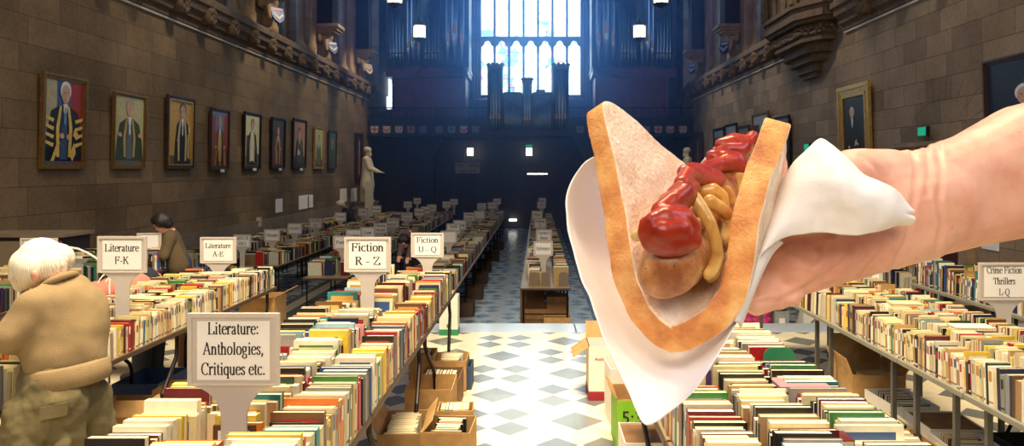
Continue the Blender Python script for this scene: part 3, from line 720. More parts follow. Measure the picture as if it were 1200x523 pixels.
def chair_organ():
    YO = 31.9; q = YO/880; mx = lambda p: (p-630)*q; zz = lambda p: CAMZ+(198-p)*q
    t = empty('choir_organ', (mx(619.5), YO, zz(158)), 'small blue-lit organ of two pipe towers and lattice flats on the gallery front', 'organ')
    def bx(b, p0, p1, y0, y1, a0, a1): b.box(mx(p0), mx(p1), YO+y0, YO+y1, zz(a0), zz(a1))
    b = MB(); bx(b, 571, 668, -.1, .7, 158, 154); bx(b, 573, 666, .28, .7, 154, 109)
    for p0, p1 in ((571.5, 589), (648, 666.5)):
        bx(b, p0, p0+1.3, -.2, .4, 154, 80); bx(b, p1-1.3, p1, -.2, .4, 154, 80); bx(b, p0, p1, .3, .6, 154, 78)
    bx(b, 612.5, 623.5, .2, .6, 154, 95)
    for p in (590.2, 611.2, 624.4, 646.8): bx(b, p-.8, p+.8, -.02, .3, 154, 109)
    b.build('case', M['organ_dark'], t)
    for p0, p1, a in ((570.5, 590, 80), (647, 667.5, 80), (611.5, 624, 97)):
        b = MB(); cx = mx((p0+p1)/2); r = (mx(p1)-mx(p0))/2
        b.lathe([(r, zz(a)), (r*1.04, zz(a-1.5)), (r*.95, zz(a-2.2)), (r*.9, zz(a-4)), (r*.5, zz(a-5))], cx, YO+.1, 16)
        for k in range(10):
            g_ = 2*PI*k/10; b.ball((cx+r*.92*math.cos(g_), YO+.1+r*.92*math.sin(g_), zz(a-4.4)), .07, 6, 5)
        b.build('tower_cap', M['organ_wood'], t)
    for p0, p1 in ((590.5, 611), (624.5, 646.5)):
        b = MB(); bx(b, p0, p1, -.04, .05, 110.5, 108); bx(b, p0, p1, -.03, .02, 155, 153)
        b.build('top_rail', M['organ_dark'], t)
        b = MB(); inn = (p0 < 600)
        for k in range(9):
            for j in range(9):
                fx = (k+.5)/9; lim = (.75-.62*fx) if not inn else (.13+.62*fx)
                if (j+.5)/9 > lim*1.0: continue
                b.ball((mx(p0+(p1-p0)*fx), YO+.03, zz(111+22*(j+.5)/9)), (.028,.02,.055), 6, 4)
        sm(b.build('pierced_screen', M['pipe_metal'], t))
        for k in range(9):
            fx = (k+.5)/9; lim = (.75-.62*fx) if not inn else (.13+.62*fx)
            pipe(mx(p0+(p1-p0)*fx), YO+.12, zz(152.5), zz(113+22*lim), .95*q, False, t)
    for c0 in (580.2, 657.2):
        for dp, dy in ((-5.2, .08), (-1.8, -.08), (1.8, -.08), (5.2, .08)): pipe(mx(c0+dp), YO+dy, zz(153), zz(81), 1.6*q, True, t)
    for dp in (-3, 0, 3): pipe(mx(617.9+dp), YO+.05, zz(153), zz(98.5), 1.4*q, True, t)
    b = MB(); bx(b, 628, 639, .2, .5, 109, 104.5); b.build('music_desk', M['organ_dark'], t)
chair_organ()

# ---- lanterns on long chains
def lantern(x, y, z, lab):
    t = empty('hanging_lantern', (x, y, z), lab, 'lantern')
    b = MB(); b.lathe([(.2, z+.1), (.24, z+.2), (.24, z+.62), (.2, z+.68)], x, y, 8); b.build('glass', M['lantern_glass'], t)
    b = MB(); b.lathe([(.04, z-.02), (.13, z+.02), (.23, z+.08), (.27, z+.12), (.27, z+.15), (.2, z+.15)], x, y, 8)
    b.lathe([(.28, z+.64), (.28, z+.68), (.2, z+.76), (.1, z+.85), (.05, z+1.0)], x, y, 8)
    for k in range(8):
        a = 2*PI*k/8; b.tube([(x+.255*math.cos(a), y+.255*math.sin(a), z+.12), (x+.255*math.cos(a), y+.255*math.sin(a), z+.66)], .012, 5)
        b.ball((x+.27*math.cos(a), y+.27*math.sin(a), z+.75), (.03,.03,.07), 6, 5)
    b.build('frame', M['iron'], t)
    b = MB(); b.tube([(x, y, z+.95), (x, y, ZT)], .018, 6); b.build('chain', M['iron'], t)
for (y, n) in ((25.1, 0), (30.4, 1)):
    for s in (-1, 1):
        lab = ('lit octagonal hanging lantern in front of the %s organ pipes' if n else 'lit hanging lantern cut off by the picture top, beside the %s wall') % ('left' if s < 0 else 'right')
        x = XC+s*4.45; z = CAMZ+(198-(46 if n else 6))/880*y-.1
        lantern(x, y, z, lab)

# ---- roof truss wall posts on carved corbels with shields
def corbel(s, X, y, cols, lab, lab2):
    z = 5.75; t = empty('carved_corbel', (X-s*.2, y, z-.25), lab, 'corbel')
    b = MB()
    for (d, w, a, c) in ((.75,.62,.82,.94),(.68,.55,.74,.82),(.6,.48,.66,.74),(.5,.40,.60,.66)):
        b.box(min(X, X-s*d), max(X, X-s*d), y-w/2-.1, y+w/2+.1, z+a, z+c)
    bevel(b.build('capital', M['light_stone'], t), .02)
    b = MB()
    capsule(b, (X-s*.3, y, z+.55), .17, (X-s*.18, y, z), .13, 10); b.ball((X-s*.36, y-.05, z+.55), .12)
    capsule(b, (X-s*.25, y-.2, z+.5), .09, (X-s*.33, y-.27, z+.1), .06, 8); capsule(b, (X-s*.25, y+.2, z+.5), .09, (X-s*.33, y+.27, z+.1), .06, 8)
    capsule(b, (X-s*.15, y-.1, z+.1), .1, (X-s*.08, y, z-.25), .06, 8)
    for k in range(5): b.ball((X-s*.1, y-.3+.15*k, z+.5), (.09,.1,.16), 8, 6)
    o = blob('carved_figure', b, .03, M['statue_stone'], t, 1); o.data.materials[0] = M['light_stone']
    b = MB(); b.col = cols[0]
    b.prism(shield_pts(0, 0, .36, .44), -.03, .03, 'y'); b.col = cols[1]
    b.prism([(-.14,.0),(.0,-.12),(.14,.0),(.14,.06),(.0,-.05),(-.14,.06)], -.04, -.03, 'y'); b.col = cols[2]
    b.prism([(-.13,.13),(.13,.13),(.13,.18),(-.13,.18)], -.04, -.03, 'y')
    o = b.build('shield', M['oil_paint'], t, local=True); o.location = (-s*.28, -.08, .42); o.rotation_euler = (-.3, 0, -s*.9)
    p = MB()
    p.box(min(X+s*.1, X-s*.5), max(X+s*.1, X-s*.5), y-.24, y+.24, z+.94, ZT)
    for dy in (-.24, -.08, .08, .24): p.tube([(X-s*.5, y+dy, z+.98), (X-s*.5, y+dy, ZT)], .05, 8)
    # curved brace reaching out over the hall
    pts = [(X-s*.45, z+1.2)]
    for k in range(13):
        a = k/12*PI/2; pts.append((X-s*(.5+3.2*(1-math.cos(a))), z+1.6+5.2*math.sin(a)))
    pts += [(X-s*3.7, ZT), (X-s*.45, ZT)]
    p.prism(pts, y-.14, y+.14, 'y')
    tag(p.build('roof_post', M['dark_wood']), lab2, 'post')
B_, W_, R_ = srgb(30,48,130), srgb(186,184,180), srgb(170,40,46)
for s, X, nm in ((-1, XL, 'left'), (1, XR, 'right')):
    for i, y in enumerate(TR[1:]):
        cs = [(B_,W_,R_),(B_,W_,R_),(B_,W_,W_),(W_,R_,W_)][i] if s < 0 else [(R_,W_,B_),(R_,B_,W_),(B_,W_,W_),(B_,W_,W_)][i]
        where = ['beyond the picture edge', 'nearest along the wall', 'midway along', 'closest to the organ'][i]
        look = {0:'blue', 1:'blue', 2:'blue', 3:'white and red'}[i] if s < 0 else {0:'red', 1:'red', 2:'blue', 3:'blue'}[i]
        corbel(s, X, y, cs, 'carved stone corbel with %s shield on the %s wall, %s' % (look, nm, where), 'dark timber roof post and brace on the %s wall, %s' % (nm, where))

# ---- corbelled stone oriel on the right wall
t = empty('stone_oriel', (XR-.4, 18.3, 4.1), 'corbelled stone oriel with carved foliage band jutting from the right wall', 'oriel')
def oct_plan(w, d, yc=18.3):
    return [(XR+.01, yc-w/2), (XR-d*.55, yc-w/2), (XR-d, yc-w/2+d*.9), (XR-d, yc+w/2-d*.9), (XR-d*.55, yc+w/2), (XR+.01, yc+w/2)]
b = MB(); lay = [(.9,.12,4.10,4.22),(1.3,.2,4.22,4.30),(1.2,.18,4.3,4.42),(1.9,.34,4.42,4.48),(1.85,.32,4.48,4.6),(2.4,.46,4.6,4.66),(2.3,.44,4.66,4.82),(3.0,.62,4.82,4.9),(2.9,.58,4.9,5.22),(3.4,.74,5.22,5.3),(3.7,.84,5.3,5.44),(3.6,.8,5.44,5.56),(3.8,.88,5.56,5.66)]
for (w, d, a, c) in lay: b.prism(oct_plan(w, d), a, c, 'z')
b.build('corbelling', M['carved_stone'], t)
b = MB(); random.seed(7)
def along(w, d, f):
    p = oct_plan(w, d); L = [(Vector(p[i+1])-Vector(p[i])).length for i in range(5)]; T = sum(L)*f
    for i in range(5):
        if T <= L[i]: return Vector(p[i]).lerp(Vector(p[i+1]), T/L[i])
        T -= L[i]
    return Vector(p[5])
for k in range(46):
    v = along(3.0, .62, (k+.5)/46)
    b.ball((v.x, v.y, 5.06+.07*math.sin(k*1.9)), (.07,.07,.06), 8, 6); b.ball((v.x-.02, v.y, 5.06-.08*math.sin(k*1.9+.6)), (.05,.05,.045), 7, 5)
sm(b.build('foliage_band', M['carved_stone'], t))
b = MB(); b.prism(oct_plan(3.5, .76), 5.66, ZT, 'z')
pl = oct_plan(3.56, .80)
for i in range(1, 5):
    x, y = pl[i]; b.lathe([(.13, 5.66), (.13, 5.9), (.08, 6.0), (.08, ZT)], x, y, 8)
for i in range(1, 4):
    p, q = Vector(pl[i]), Vector(pl[i+1]); n_ = 3 if i == 2 else 1
    for j in range(1, n_): v = p.lerp(q, j/n_); b.lathe([(.07, 5.66), (.07, ZT)], v.x, v.y, 8)
b.build('body', M['carved_stone'], t)
b = MB(); random.seed(12)
for i in range(1, 4):
    p, q = Vector(pl[i]), Vector(pl[i+1])
    for k in range(26):
        v = p.lerp(q, random.uniform(.12,.88)); z = random.uniform(5.85, 7.6); b.ball((v.x, v.y, z), (.07,.09,random.uniform(.05,.14)), 7, 5)
sm(b.build('carved_panel', M['light_stone'], t))

# ---- right wall doorway with hood mould, poster and exit sign
b = MB(); b.box(XR-.03, XR+.02, 11.75, 13.3, FL, 2.05); o = struct('door_4', b, M['red_drape'])
b = MB()
b.box(XR-.12, XR, 11.5, 11.75, 0, 2.3); b.box(XR-.12, XR, 13.3, 13.55, FL, 2.3); b.box(XR-.16, XR, 11.4, 13.65, 2.05, 2.28); b.box(XR-.2, XR, 11.35, 13.7, 2.28, 2.36)
struct('trim_14', b, M['light_stone'])
b = MB()
for k in range(9):                      # relieving arch stones above the door
    a0, a1 = PI*(k+.06)/9, PI*(k+.94)/9
    pts = [(12.5-1.0*math.cos(a), 2.5+.55*math.sin(a)) for a in (a0, a1)]+[(12.5-1.45*math.cos(a), 2.5+.95*math.sin(a)) for a in (a1, a0)]
    b.prism(pts, XR-.006, XR+.02, 'x')
struct('trim_15', b, M['stone_right'])
c = P(1087, 154, 12.75); exit_sign(Vector((XR-.12, 12.8, c.z)), 'x', .30, .17, 'small green lit exit sign above the doorway on the right wall')
exit_sign(Vector((XR-.12, 18.3, CAMZ+25/880*18.3)), 'x', .34, .2, 'small green exit sign half hidden by the napkin peak, below the oriel')
b = MB(); b.box(XR-.02, XR, 10.9, 11.3, CAMZ-95/880*11.1, CAMZ-80/880*11.1); tag(b.build('poster', M['paper']), 'white notice on the right wall above the book shelf, under the forearm', 'poster')
# notices on the left wall
for (p, q, w, h, lab) in ((356.5, 237, .3, .3, 'white notice on the left wall above the far book rows, wider of the two'), (364, 236, .17, .28, 'small narrow notice on the left wall beside the wider one'), (327.5, 241, .17, .3, 'small white notice on the left wall left of the wider pair'), (402.8, 229, .3, .3, 'white notice on the left wall above the white-capped shopper'), (415, 228.5, .3, .3, 'pale blue notice on the left wall near the statue')):
    Y = 7.28*880/(630-p); z = CAMZ-(q-198)/880*Y; b = MB(); k = Y/20
    b.box(XL, XL+.015, Y-w*1.6, Y+w*1.6, z-h*.6*k, z+h*.6*k); tag(b.build('wall_notice', M['paper']), lab, 'notice')
# ---- framed portraits. Each is painted in its own (u,v) unit square: u to the right as seen, v up
def ell(cx, cy, rx, ry, n=14, a0=0): return [(cx+rx*math.cos(2*PI*k/n+a0), cy+ry*math.sin(2*PI*k/n+a0)) for k in range(n)]
def portrait(side, Y0, Y1, zb, zt, frame, fw, spec, lab, tilt=.0, plaque=False, gilt_in=False):
    """side -1 left wall, +1 right wall; Y0<Y1 extent along the wall"""
    X = XL if side < 0 else XR
    t = empty('framed_portrait', (X-side*.05, (Y0+Y1)/2, zb), lab, 'painting')
    W, H = Y1-Y0, zt-zb; fw = fw*.72
    def pt(u, v, d):     # seen from the hall: on the left wall u runs away from the camera, on the right wall towards it
        y = Y0+u*W if side < 0 else Y1-u*W
        return (X-side*(d+.02+tilt*v), y, zb+v*H)
    b = MB(); a = fw/W; c = fw/H
    def bar(u0, u1, v0, v1, d0, d1):
        q = [pt(u0,v0,d0), pt(u1,v0,d0), pt(u1,v1,d0), pt(u0,v1,d0), pt(u0,v0,d1), pt(u1,v0,d1), pt(u1,v1,d1), pt(u0,v1,d1)]
        b.add(q, [(0,3,2,1),(4,5,6,7),(0,1,5,4),(1,2,6,5),(2,3,7,6),(3,0,4,7)])
    for (k0, k1, d) in ((0, .45, .06), (.45, .8, .042), (.8, 1, .035)):
        bar(a*k0, 1-a*k0, c*k0, c*k1, 0, d); bar(a*k0, 1-a*k0, 1-c*k1, 1-c*k0, 0, d)
        bar(a*k0, a*k1, c*k1, 1-c*k1, 0, d); bar(1-a*k1, 1-a*k0, c*k1, 1-c*k1, 0, d)
    o = b.build('frame', M[frame], t)
    if gilt_in:
        b = MB(); bar(a, 1-a, c, c*1.35, 0, .05); bar(a, 1-a, 1-c*1.35, 1-c, 0, .05); bar(a, a*1.35, c, 1-c, 0, .05); bar(1-a*1.35, 1-a, c, 1-c, 0, .05); b.build('slip', M['gold'], t)
    b = MB(); L = [0]
    def poly(pts, col, raise_=True):
        if raise_: L[0] += 1
        d = .022+.0009*L[0]; b.col = srgb(*col) if len(col) == 3 else col
        q = []
        for (u, v) in pts:
            u = min(.998, max(.002, u)); v = min(.998, max(.002, v)); q.append(pt(a+(1-2*a)*u, c+(1-2*c)*v, d))
        n = len(q); ar = sum(pts[i][0]*pts[(i+1)%n][1]-pts[(i+1)%n][0]*pts[i][1] for i in range(n))
        b.add(q, [list(range(n)) if (ar > 0) else list(reversed(range(n)))])
    poly([(0,0),(1,0),(1,1),(0,1)], spec['bg'])
    for (pts, col) in spec.get('under', []): poly(pts, col)
    figure(poly, spec)
    for (pts, col) in spec.get('over', []): poly(pts, col)
    b.build('canvas', M['oil_paint'], t)
    if plaque:
        b = MB(); q = [pt(.42,-.035,.1), pt(.62,-.035,.1), pt(.62,.015,.1), pt(.42,.015,.1)]; b.add(q, [(0,1,2,3)]); q2 = [pt(.42,-.035,.09), pt(.62,-.035,.09), pt(.62,.015,.09), pt(.42,.015,.09)]; b.add(q2, [(0,3,2,1)]); b.build('caption_card', M['paper'], t)
    return t
def figure(poly, s):
    cx, k = s.get('cx', .5), s.get('k', 1.0)*1.12; y0 = s.get('hy', .82)
    robe, trim, skin, hair = s['robe'], s.get('trim'), s.get('skin', (206,160,130)), s.get('hair', (200,196,190))
    X = lambda u: cx+(u-.5)*k*1.15
    yb = s.get('base', 0.02); sh = y0-.13*k
    if s.get('legs'):
        poly([(X(.40), yb), (X(.49), yb), (X(.50), sh-.35), (X(.40), sh-.35)], s['legs']); poly([(X(.51), yb), (X(.60), yb), (X(.60), sh-.35), (X(.50), sh-.35)], s['legs'])
    w = s.get('w', .32)
    rb = s.get('robe_base', yb)
    poly([(X(.5-w), rb), (X(.5+w*1.05), rb), (X(.5+w*.95), sh-.3), (X(.5+w*.72), sh-.05), (X(.5+.09), sh+.03), (X(.5-.09), sh+.03), (X(.5-w*.72), sh-.05), (X(.5-w*.9), sh-.3)], robe)
    if s.get('suit'): poly([(X(.43), rb+.02), (X(.57), rb+.02), (X(.55), sh), (X(.45), sh)], s['suit'])
    if s.get('gown'): poly([(X(.37), rb+.08), (X(.63), rb+.08), (X(.6), sh-.2), (X(.56), sh+.01), (X(.44), sh+.01), (X(.4), sh-.2)], s['gown'])
    if trim:
        for e in (-1, 1):
            poly([(X(.5+e*.05), sh+.03), (X(.5+e*.09), sh+.02), (X(.5+e*.15), sh-.25), (X(.5+e*.13), rb+.05), (X(.5+e*.08), rb+.05), (X(.5+e*.09), sh-.25)], trim)
        if s.get('stripes'):
            for e in (-1, 1):
                for j in range(s['stripes']):
                    v = sh-.14-.10*j; poly([(X(.5+e*w*.55), v), (X(.5+e*w*.98), v+.035), (X(.5+e*w*1.0), v), (X(.5+e*w*.6), v-.045)], trim)
    poly([(X(.46), sh+.05), (X(.54), sh+.05), (X(.53), sh-.04), (X(.5), sh-.12), (X(.47), sh-.04)], (236,232,224))
    if s.get('tie'): poly([(X(.487), sh), (X(.513), sh), (X(.52), sh-.18), (X(.5), sh-.22), (X(.48), sh-.18)], s['tie'])
    poly(ell(cx, y0+.035*k, .115*k, .092*k), hair)
    poly(ell(cx, y0, .088*k, .09*k), skin)
    poly(ell(cx+.02*k, y0-.015*k, .035*k, .055*k), tuple(min(255, c+16) for c in skin))
    for e in (-1, 1): poly(ell(cx+e*.026*k, y0+.014*k, .012*k, .008*k, 6), (60,44,40))
    poly([(cx-.02*k, y0-.045*k), (cx+.02*k, y0-.045*k), (cx, y0-.054*k)], (150,84,76))
    poly([(cx-.006*k, y0+.01*k), (cx+.012*k, y0-.022*k), (cx-.008*k, y0-.022*k)], tuple(c-30 for c in skin))
    if s.get('beard'): poly(ell(cx, y0-.06*k, .06*k, .06*k), hair)
    for (u, v) in s.get('hands', []): poly(ell(X(u), v, .05*k, .028*k, 10), skin); poly(ell(X(u)+.02*k, v-.008, .03*k, .02*k, 8), tuple(min(255, c+14) for c in skin))
gold = (214,178,92)
BGS = [((0,0),(1,0),(1,1),(0,1))]
ZB = 1.9
portrait(-1, 10.94, 12.02, ZB, 3.33, 'gold_dark', .13, dict(bg=(70,98,150), robe=(18,26,34), trim=(232,196,96), stripes=4, tie=(110,150,190), suit=(60,80,110), hair=(232,230,226), hands=[(.44,.33),(.56,.32)], hy=.84, k=1.15, w=.34,
    under=[([(.72,0),(1,0),(1,1),(.66,1)],(168,44,38)), ([(0,.35),(.3,.5),(.28,1),(0,1)],(180,170,130)), ([(0,0),(.3,0),(.16,.4),(0,.45)],(60,110,140))],
    over=[([(.12,.02),(.2,.02),(.36,.24),(.3,.28)],(226,186,86)), ([(.62,.1),(.7,.02),(.8,.12),(.74,.25)],(226,190,100)), ([(.7,.34),(.82,.28),(.86,.36),(.74,.42)],(226,190,100))]),
    'gilt-framed portrait of a white-haired figure in black and gold robes, red and blue behind', .04)
portrait(-1, 12.8, 13.84, ZB, 3.22, 'gold_dark', .07, dict(bg=(196,186,128), robe=(58,72,52), trim=(190,160,80), suit=(96,110,116), legs=(96,110,120), tie=(230,228,220), hair=(170,160,140), hands=[(.26,.45),(.74,.45)], k=1.1, w=.33, robe_base=.08,
    under=[([(0,0),(1,0),(1,.12),(0,.1)],(120,100,66))]), 'portrait of a standing man in grey suit under a green gown, pale yellow ground', .03)
portrait(-1, 14.65, 15.8, ZB, 3.36, 'frame_dark', .10, dict(bg=(206,160,70), robe=(20,28,26), trim=(216,190,120), tie=(230,226,214), legs=(20,22,24), hair=(90,70,60), cx=.58, w=.25, k=1.05, stripes=0, hands=[(.36,.38)], under=[([(0,0),(1,0),(1,.1),(0,.16)],(120,80,40))],
    over=[([(.78,.12),(.86,.1),(.84,.5),(.78,.48)],(216,190,120)), ([(.8,.52),(.9,.5),(.86,.62),(.8,.6)],(220,196,130))]), 'portrait of a dark-gowned figure against warm orange gold, in a dark frame', .03, gilt_in=True)
portrait(-1, 16.6, 17.6, ZB-.03, 3.27, 'frame_dark', .10, dict(bg=(120,132,170), robe=(150,60,40), gown=(222,186,70), trim=(30,26,24), hair=(180,150,110), hy=.8, w=.34, stripes=0, hands=[(.3,.36),(.7,.36)],
    under=[([(0,.3),(.25,.3),(.25,.95),(0,.9)],(160,70,60)), ([(.75,.3),(1,.3),(1,.95),(.75,.95)],(170,74,60)), ([(0,0),(1,0),(1,.3),(0,.3)],(70,56,44))],
    over=[([(.2+.14*j,.03),(.26+.14*j,.03),(.3+.12*j,.3),(.26+.12*j,.3)],(20,20,18) if j%2 else (206,170,80)) for j in range(5)]), 'portrait of a seated figure in bright yellow, blue sky behind, caption card below', .03, True)
portrait(-1, 18.5, 19.6, ZB, 3.32, 'frame_black', .10, dict(bg=(224,214,160), robe=(24,22,24), gown=(236,226,190), trim=(206,180,110), hair=(120,96,72), w=.28, hy=.8, hands=[(.36,.4),(.6,.36)],
    under=[([(0,0),(1,0),(1,.25),(0,.2)],(110,100,70)), ([(.1,.1),(.25,.1),(.25,.6),(.1,.6)],(96,70,50))]), 'black-framed portrait of a figure in cream and black on a pale cream ground', .03, True)
portrait(-1, 20.4, 21.5, ZB, 3.32, 'frame_black', .11, dict(bg=(70,48,46), robe=(120,60,50), trim=(206,170,90), gown=(60,46,50), hair=(90,70,60), w=.3, hy=.76, hands=[(.34,.38),(.64,.38)], over=[([(.34,.06),(.44,.06),(.42,.34),(.36,.34)],(190,160,120)), ([(.56,.06),(.66,.06),(.62,.34),(.56,.34)],(190,160,120))]), 'dark portrait of a seated figure in reddish brown robes, black frame', .03, True)
portrait(-1, 22.2, 23.45, ZB, 3.41, 'frame_black', .12, dict(bg=(178,130,100), robe=(26,34,40), trim=(120,110,80), hair=(60,46,40), w=.3, hy=.74, k=.95, hands=[(.42,.36)], under=[([(0,0),(1,0),(1,.22),(0,.22)],(80,56,40))], over=[(ell(.42,.3,.1,.06),(230,224,206))]), 'portrait of a dark-robed figure on a dusty pink ground holding a white paper', .03, True)
portrait(-1, 24.35, 25.36, ZB, 3.28, 'gold', .09, dict(bg=(196,196,130), robe=(70,84,58), trim=(180,170,100), hair=(120,110,80), w=.28, k=.95, hy=.72, under=[([(0,0),(1,0),(1,.2),(0,.2)],(90,90,60))]), 'pale green-yellow portrait in a light gilt frame, narrow', .02)
portrait(-1, 26.0, 27.0, ZB, 3.24, 'frame_dark', .10, dict(bg=(96,116,104), robe=(38,58,56), trim=(110,120,90), hair=(140,130,110), w=.3, k=.95, hy=.72), 'small grey-green portrait, next to last before the statue', .02)
portrait(-1, 29.9, 31.1, ZB-.5, 3.35, 'frame_dark', .12, dict(bg=(56,40,34), robe=(110,40,36), gown=(170,130,110), hair=(150,130,110), w=.26, hy=.78, k=.9), 'tall dark portrait with reddish figure behind the statue', .02)
# right wall
portrait(1, 9.0, 11.1, ZB-.05, 3.48, 'frame_dark', .10, dict(bg=(30,36,54), robe=(36,34,40), trim=(150,128,84), gown=(90,80,66), hair=(236,232,222), hy=.66, cx=.42, k=.8, w=.42, stripes=0, under=[([(.3,.7),(.5,.8),(.9,.85),(.95,1),(.6,1)],(44,66,92))], over=[([(.5,.93),(.54,.8),(.52,.78),(.56,.66),(.53,.8),(.5,.82)],(200,214,230))]), 'large dark blue portrait of a white-haired figure above the forearm', .06)
portrait(1, 14.93, 16.5, 1.9, 3.66, 'gold', .26, dict(bg=(26,28,32), robe=(18,18,22), trim=None, hair=(206,196,180), hy=.70, k=.75, cx=.42, w=.4, hands=[(.35,.2),(.72,.24)], over=[([(.52,.2),(.6,.24),(.62,.32),(.54,.28)],(232,190,160))]), 'thick gilt-framed portrait of a figure in black, above the wrist', .06, gilt_in=True)
portrait(1, 21.5, 23.1, 2.1, 3.57, 'gold_dark', .13, dict(bg=(40,52,60), robe=(30,36,44), hair=(180,170,150), hy=.7, k=.8, under=[([(0,.8),(1,.8),(1,1),(0,1)],(150,160,160))]), 'gilt-framed dark portrait half hidden by the bread tip, farther of the two', .05)
portrait(1, 19.7, 20.85, 1.9, 3.33, 'frame_black', .09, dict(bg=(34,44,50), robe=(22,26,30), hair=(150,140,120), hy=.7, k=.8, under=[([(0,.85),(1,.85),(1,1),(0,1)],(80,96,104))]), 'black-framed dark portrait beside the bread tip, nearer of the two', .05)
portrait(1, 26.6, 28.2, 1.9, 3.38, 'frame_black', .12, dict(bg=(60,72,84), robe=(40,44,50), hair=(120,110,100), hy=.7, k=.8, under=[([(0,.82),(1,.82),(1,1),(0,1)],(130,140,150))]), 'small black-framed slate portrait above the ketchup, farthest of three', .05)
portrait(1, 24.9, 26.45, 1.9, 3.44, 'frame_black', .12, dict(bg=(66,76,88), robe=(44,48,54), hair=(120,110,100), hy=.7, k=.8, under=[([(0,.82),(1,.82),(1,1),(0,1)],(130,140,150))]), 'small black-framed slate portrait above the ketchup, middle of three', .05)
portrait(1, 23.45, 24.75, 1.9, 3.28, 'frame_dark', .11, dict(bg=(112,98,84), robe=(80,70,62), hair=(120,110,100), hy=.7, k=.8, under=[([(0,.8),(1,.8),(1,1),(0,1)],(130,118,104))]), 'small brown portrait in a dark frame above the ketchup, nearest of three', .05)
portrait(1, 30.2, 32.0, 1.2, 3.4, 'frame_dark', .13, dict(bg=(96,80,70), robe=(120,60,50), gown=(190,160,80), hair=(140,120,90), hy=.78, k=.9), 'tall portrait of a standing figure behind the right statue head', .04)
# ---------------------------------------------------------------- trestle tables
def leg_path(x, y, zt, dy, zf):
    return [(x, y, zt-.03), (x, y, zt-.14), (x+.01, y+dy*.1, zt-.2), (x+.03, y+dy*.9, zt-.40), (x+.03, y+dy, zt-.46), (x+.03, y+dy, zf+.01)]
def table(x0, x1, y0, y1, zf, label, group, style='bent', top='table_laminate', z=None):
    zt = (zf+.74) if z is None else z
    t = empty('trestle_table', ((x0+x1)/2, (y0+y1)/2, zf), label, 'table', group)
    b = MB(); b.box(x0+.01, x1-.01, y0+.01, y1-.01, zt-.022, zt); b.build('table_top', M[top], t)
    b = MB(); e = .022
    for q in ((x0, x0+e, y0, y1), (x1-e, x1, y0, y1), (x0+e, x1-e, y0, y0+e), (x0+e, x1-e, y1-e, y1)): b.box(q[0], q[1], q[2], q[3], zt-.034, zt-.001)
    bevel(b.build('edging', M['table_rim'] if top == 'table_laminate' else M['table_grey'], t), .006)
    for k, yy in enumerate((y0+.14, y1-.14)):
        for xx, s in ((x0+.05, -1), (x1-.05, 1)):
            b = MB()
            if style == 'bent': b.tube(leg_path(xx, yy, zt, .3 if k == 0 else -.3, zf), .015, 8)
            elif style == 'square': b.box(xx-.014, xx+.014, yy-.014, yy+.014, zf, zt-.03)
            else: b.tube([(xx, yy, zt-.03), (xx, yy, zf)], .015, 8)
            b.build('leg', M['dark_steel'] if style != 'square' else M['grey_steel'], t)
        b = MB(); b.tube([(x0+.05, yy, zt-.045), (x1-.05, yy, zt-.045)], .014, 6)
        b.build('cross_bar', M['dark_steel'] if style != 'square' else M['grey_steel'], t)
        if style == 'plain': b = MB(); b.tube([(x0+.05, yy, zf+.3), (x1-.05, yy, zf+.3)], .012, 6); b.build('stretcher', M['dark_steel'], t)
    return t
TOPS = []
def run_tables(x0, x1, ys, zf, name, style, top='table_laminate'):
    n = len(ys)-1
    for i in range(n):
        where = 'only one' if n == 1 else ('nearest the camera end' if i == 0 else ('at the far end' if i == n-1 else '%s along' % ORD[i]))
        table(x0, x1, ys[i]+.004, ys[i+1]-.004, zf, '%s, %s' % (name, where) if n > 1 else name, None, style, top)
ORD = ['first','second','third','fourth','fifth','sixth','seventh','eighth','ninth','tenth','eleventh','twelfth','thirteenth','fourteenth','fifteenth','sixteenth','seventeenth','eighteenth','nineteenth','twentieth']+['twenty-'+k for k in ('first','second','third','fourth','fifth','sixth','seventh','eighth','ninth')]
TZ = .74; HZ = FL+.74
run_tables(-1.54, -.78, [1.75, 3.55, 5.38, 7.2], 0, 'brown trestle table under the Fiction and Anthologies signs', 'bent')
run_tables(-3.35, -2.57, [2.0, 3.75, 5.6, 7.42], 0, 'brown trestle table under the Literature signs', 'bent')
run_tables(.54, 1.33, [1.75, 3.2, 4.6], 0, 'book-covered trestle table below the napkin', 'bent')
run_tables(2.2, 2.98, [2.2, 3.89, 4.6, 5.9, 7.7], 0, 'grey-edged trestle table on square legs by the Crime Fiction sign', 'square', 'table_grey')
run_tables(-5.1, -4.3, [5.2, 7.0, 8.9], 0, 'dark trestle table left of the coral shopper', 'plain')
run_tables(3.8, 4.6, [4.2, 5.9, 7.65], 0, 'shelf-like side table near the right wall poster', 'plain', 'table_grey')
def hall_run(x0, x1, y0, y1, nm):
    n = int(round((y1-y0)/1.83)); ys = [y0+(y1-y0)*i/n for i in range(n+1)]; run_tables(x0, x1, ys, FL, nm, 'plain', 'table_laminate')
hall_run(-.28, .53, 12.0, 28.5, 'trestle table in the centre row on the lower floor')
hall_run(-2.08, -1.28, 10.4, 30.0, 'trestle table in the row left of the central aisle')
hall_run(-4.12, -3.32, 13.1, 29.6, 'trestle table in the third row from the central aisle')
hall_run(-5.85, -5.07, 14.7, 29.0, 'trestle table in the row nearest the left wall band')
hall_run(-7.15, -6.4, 10.0, 26.5, 'trestle table standing against the left wall')
hall_run(3.1, 3.9, 10.6, 20, 'trestle table on the lower floor behind the hand')
hall_run(5.8, 6.55, 10.5, 17, 'trestle table on the lower floor along the right wall')

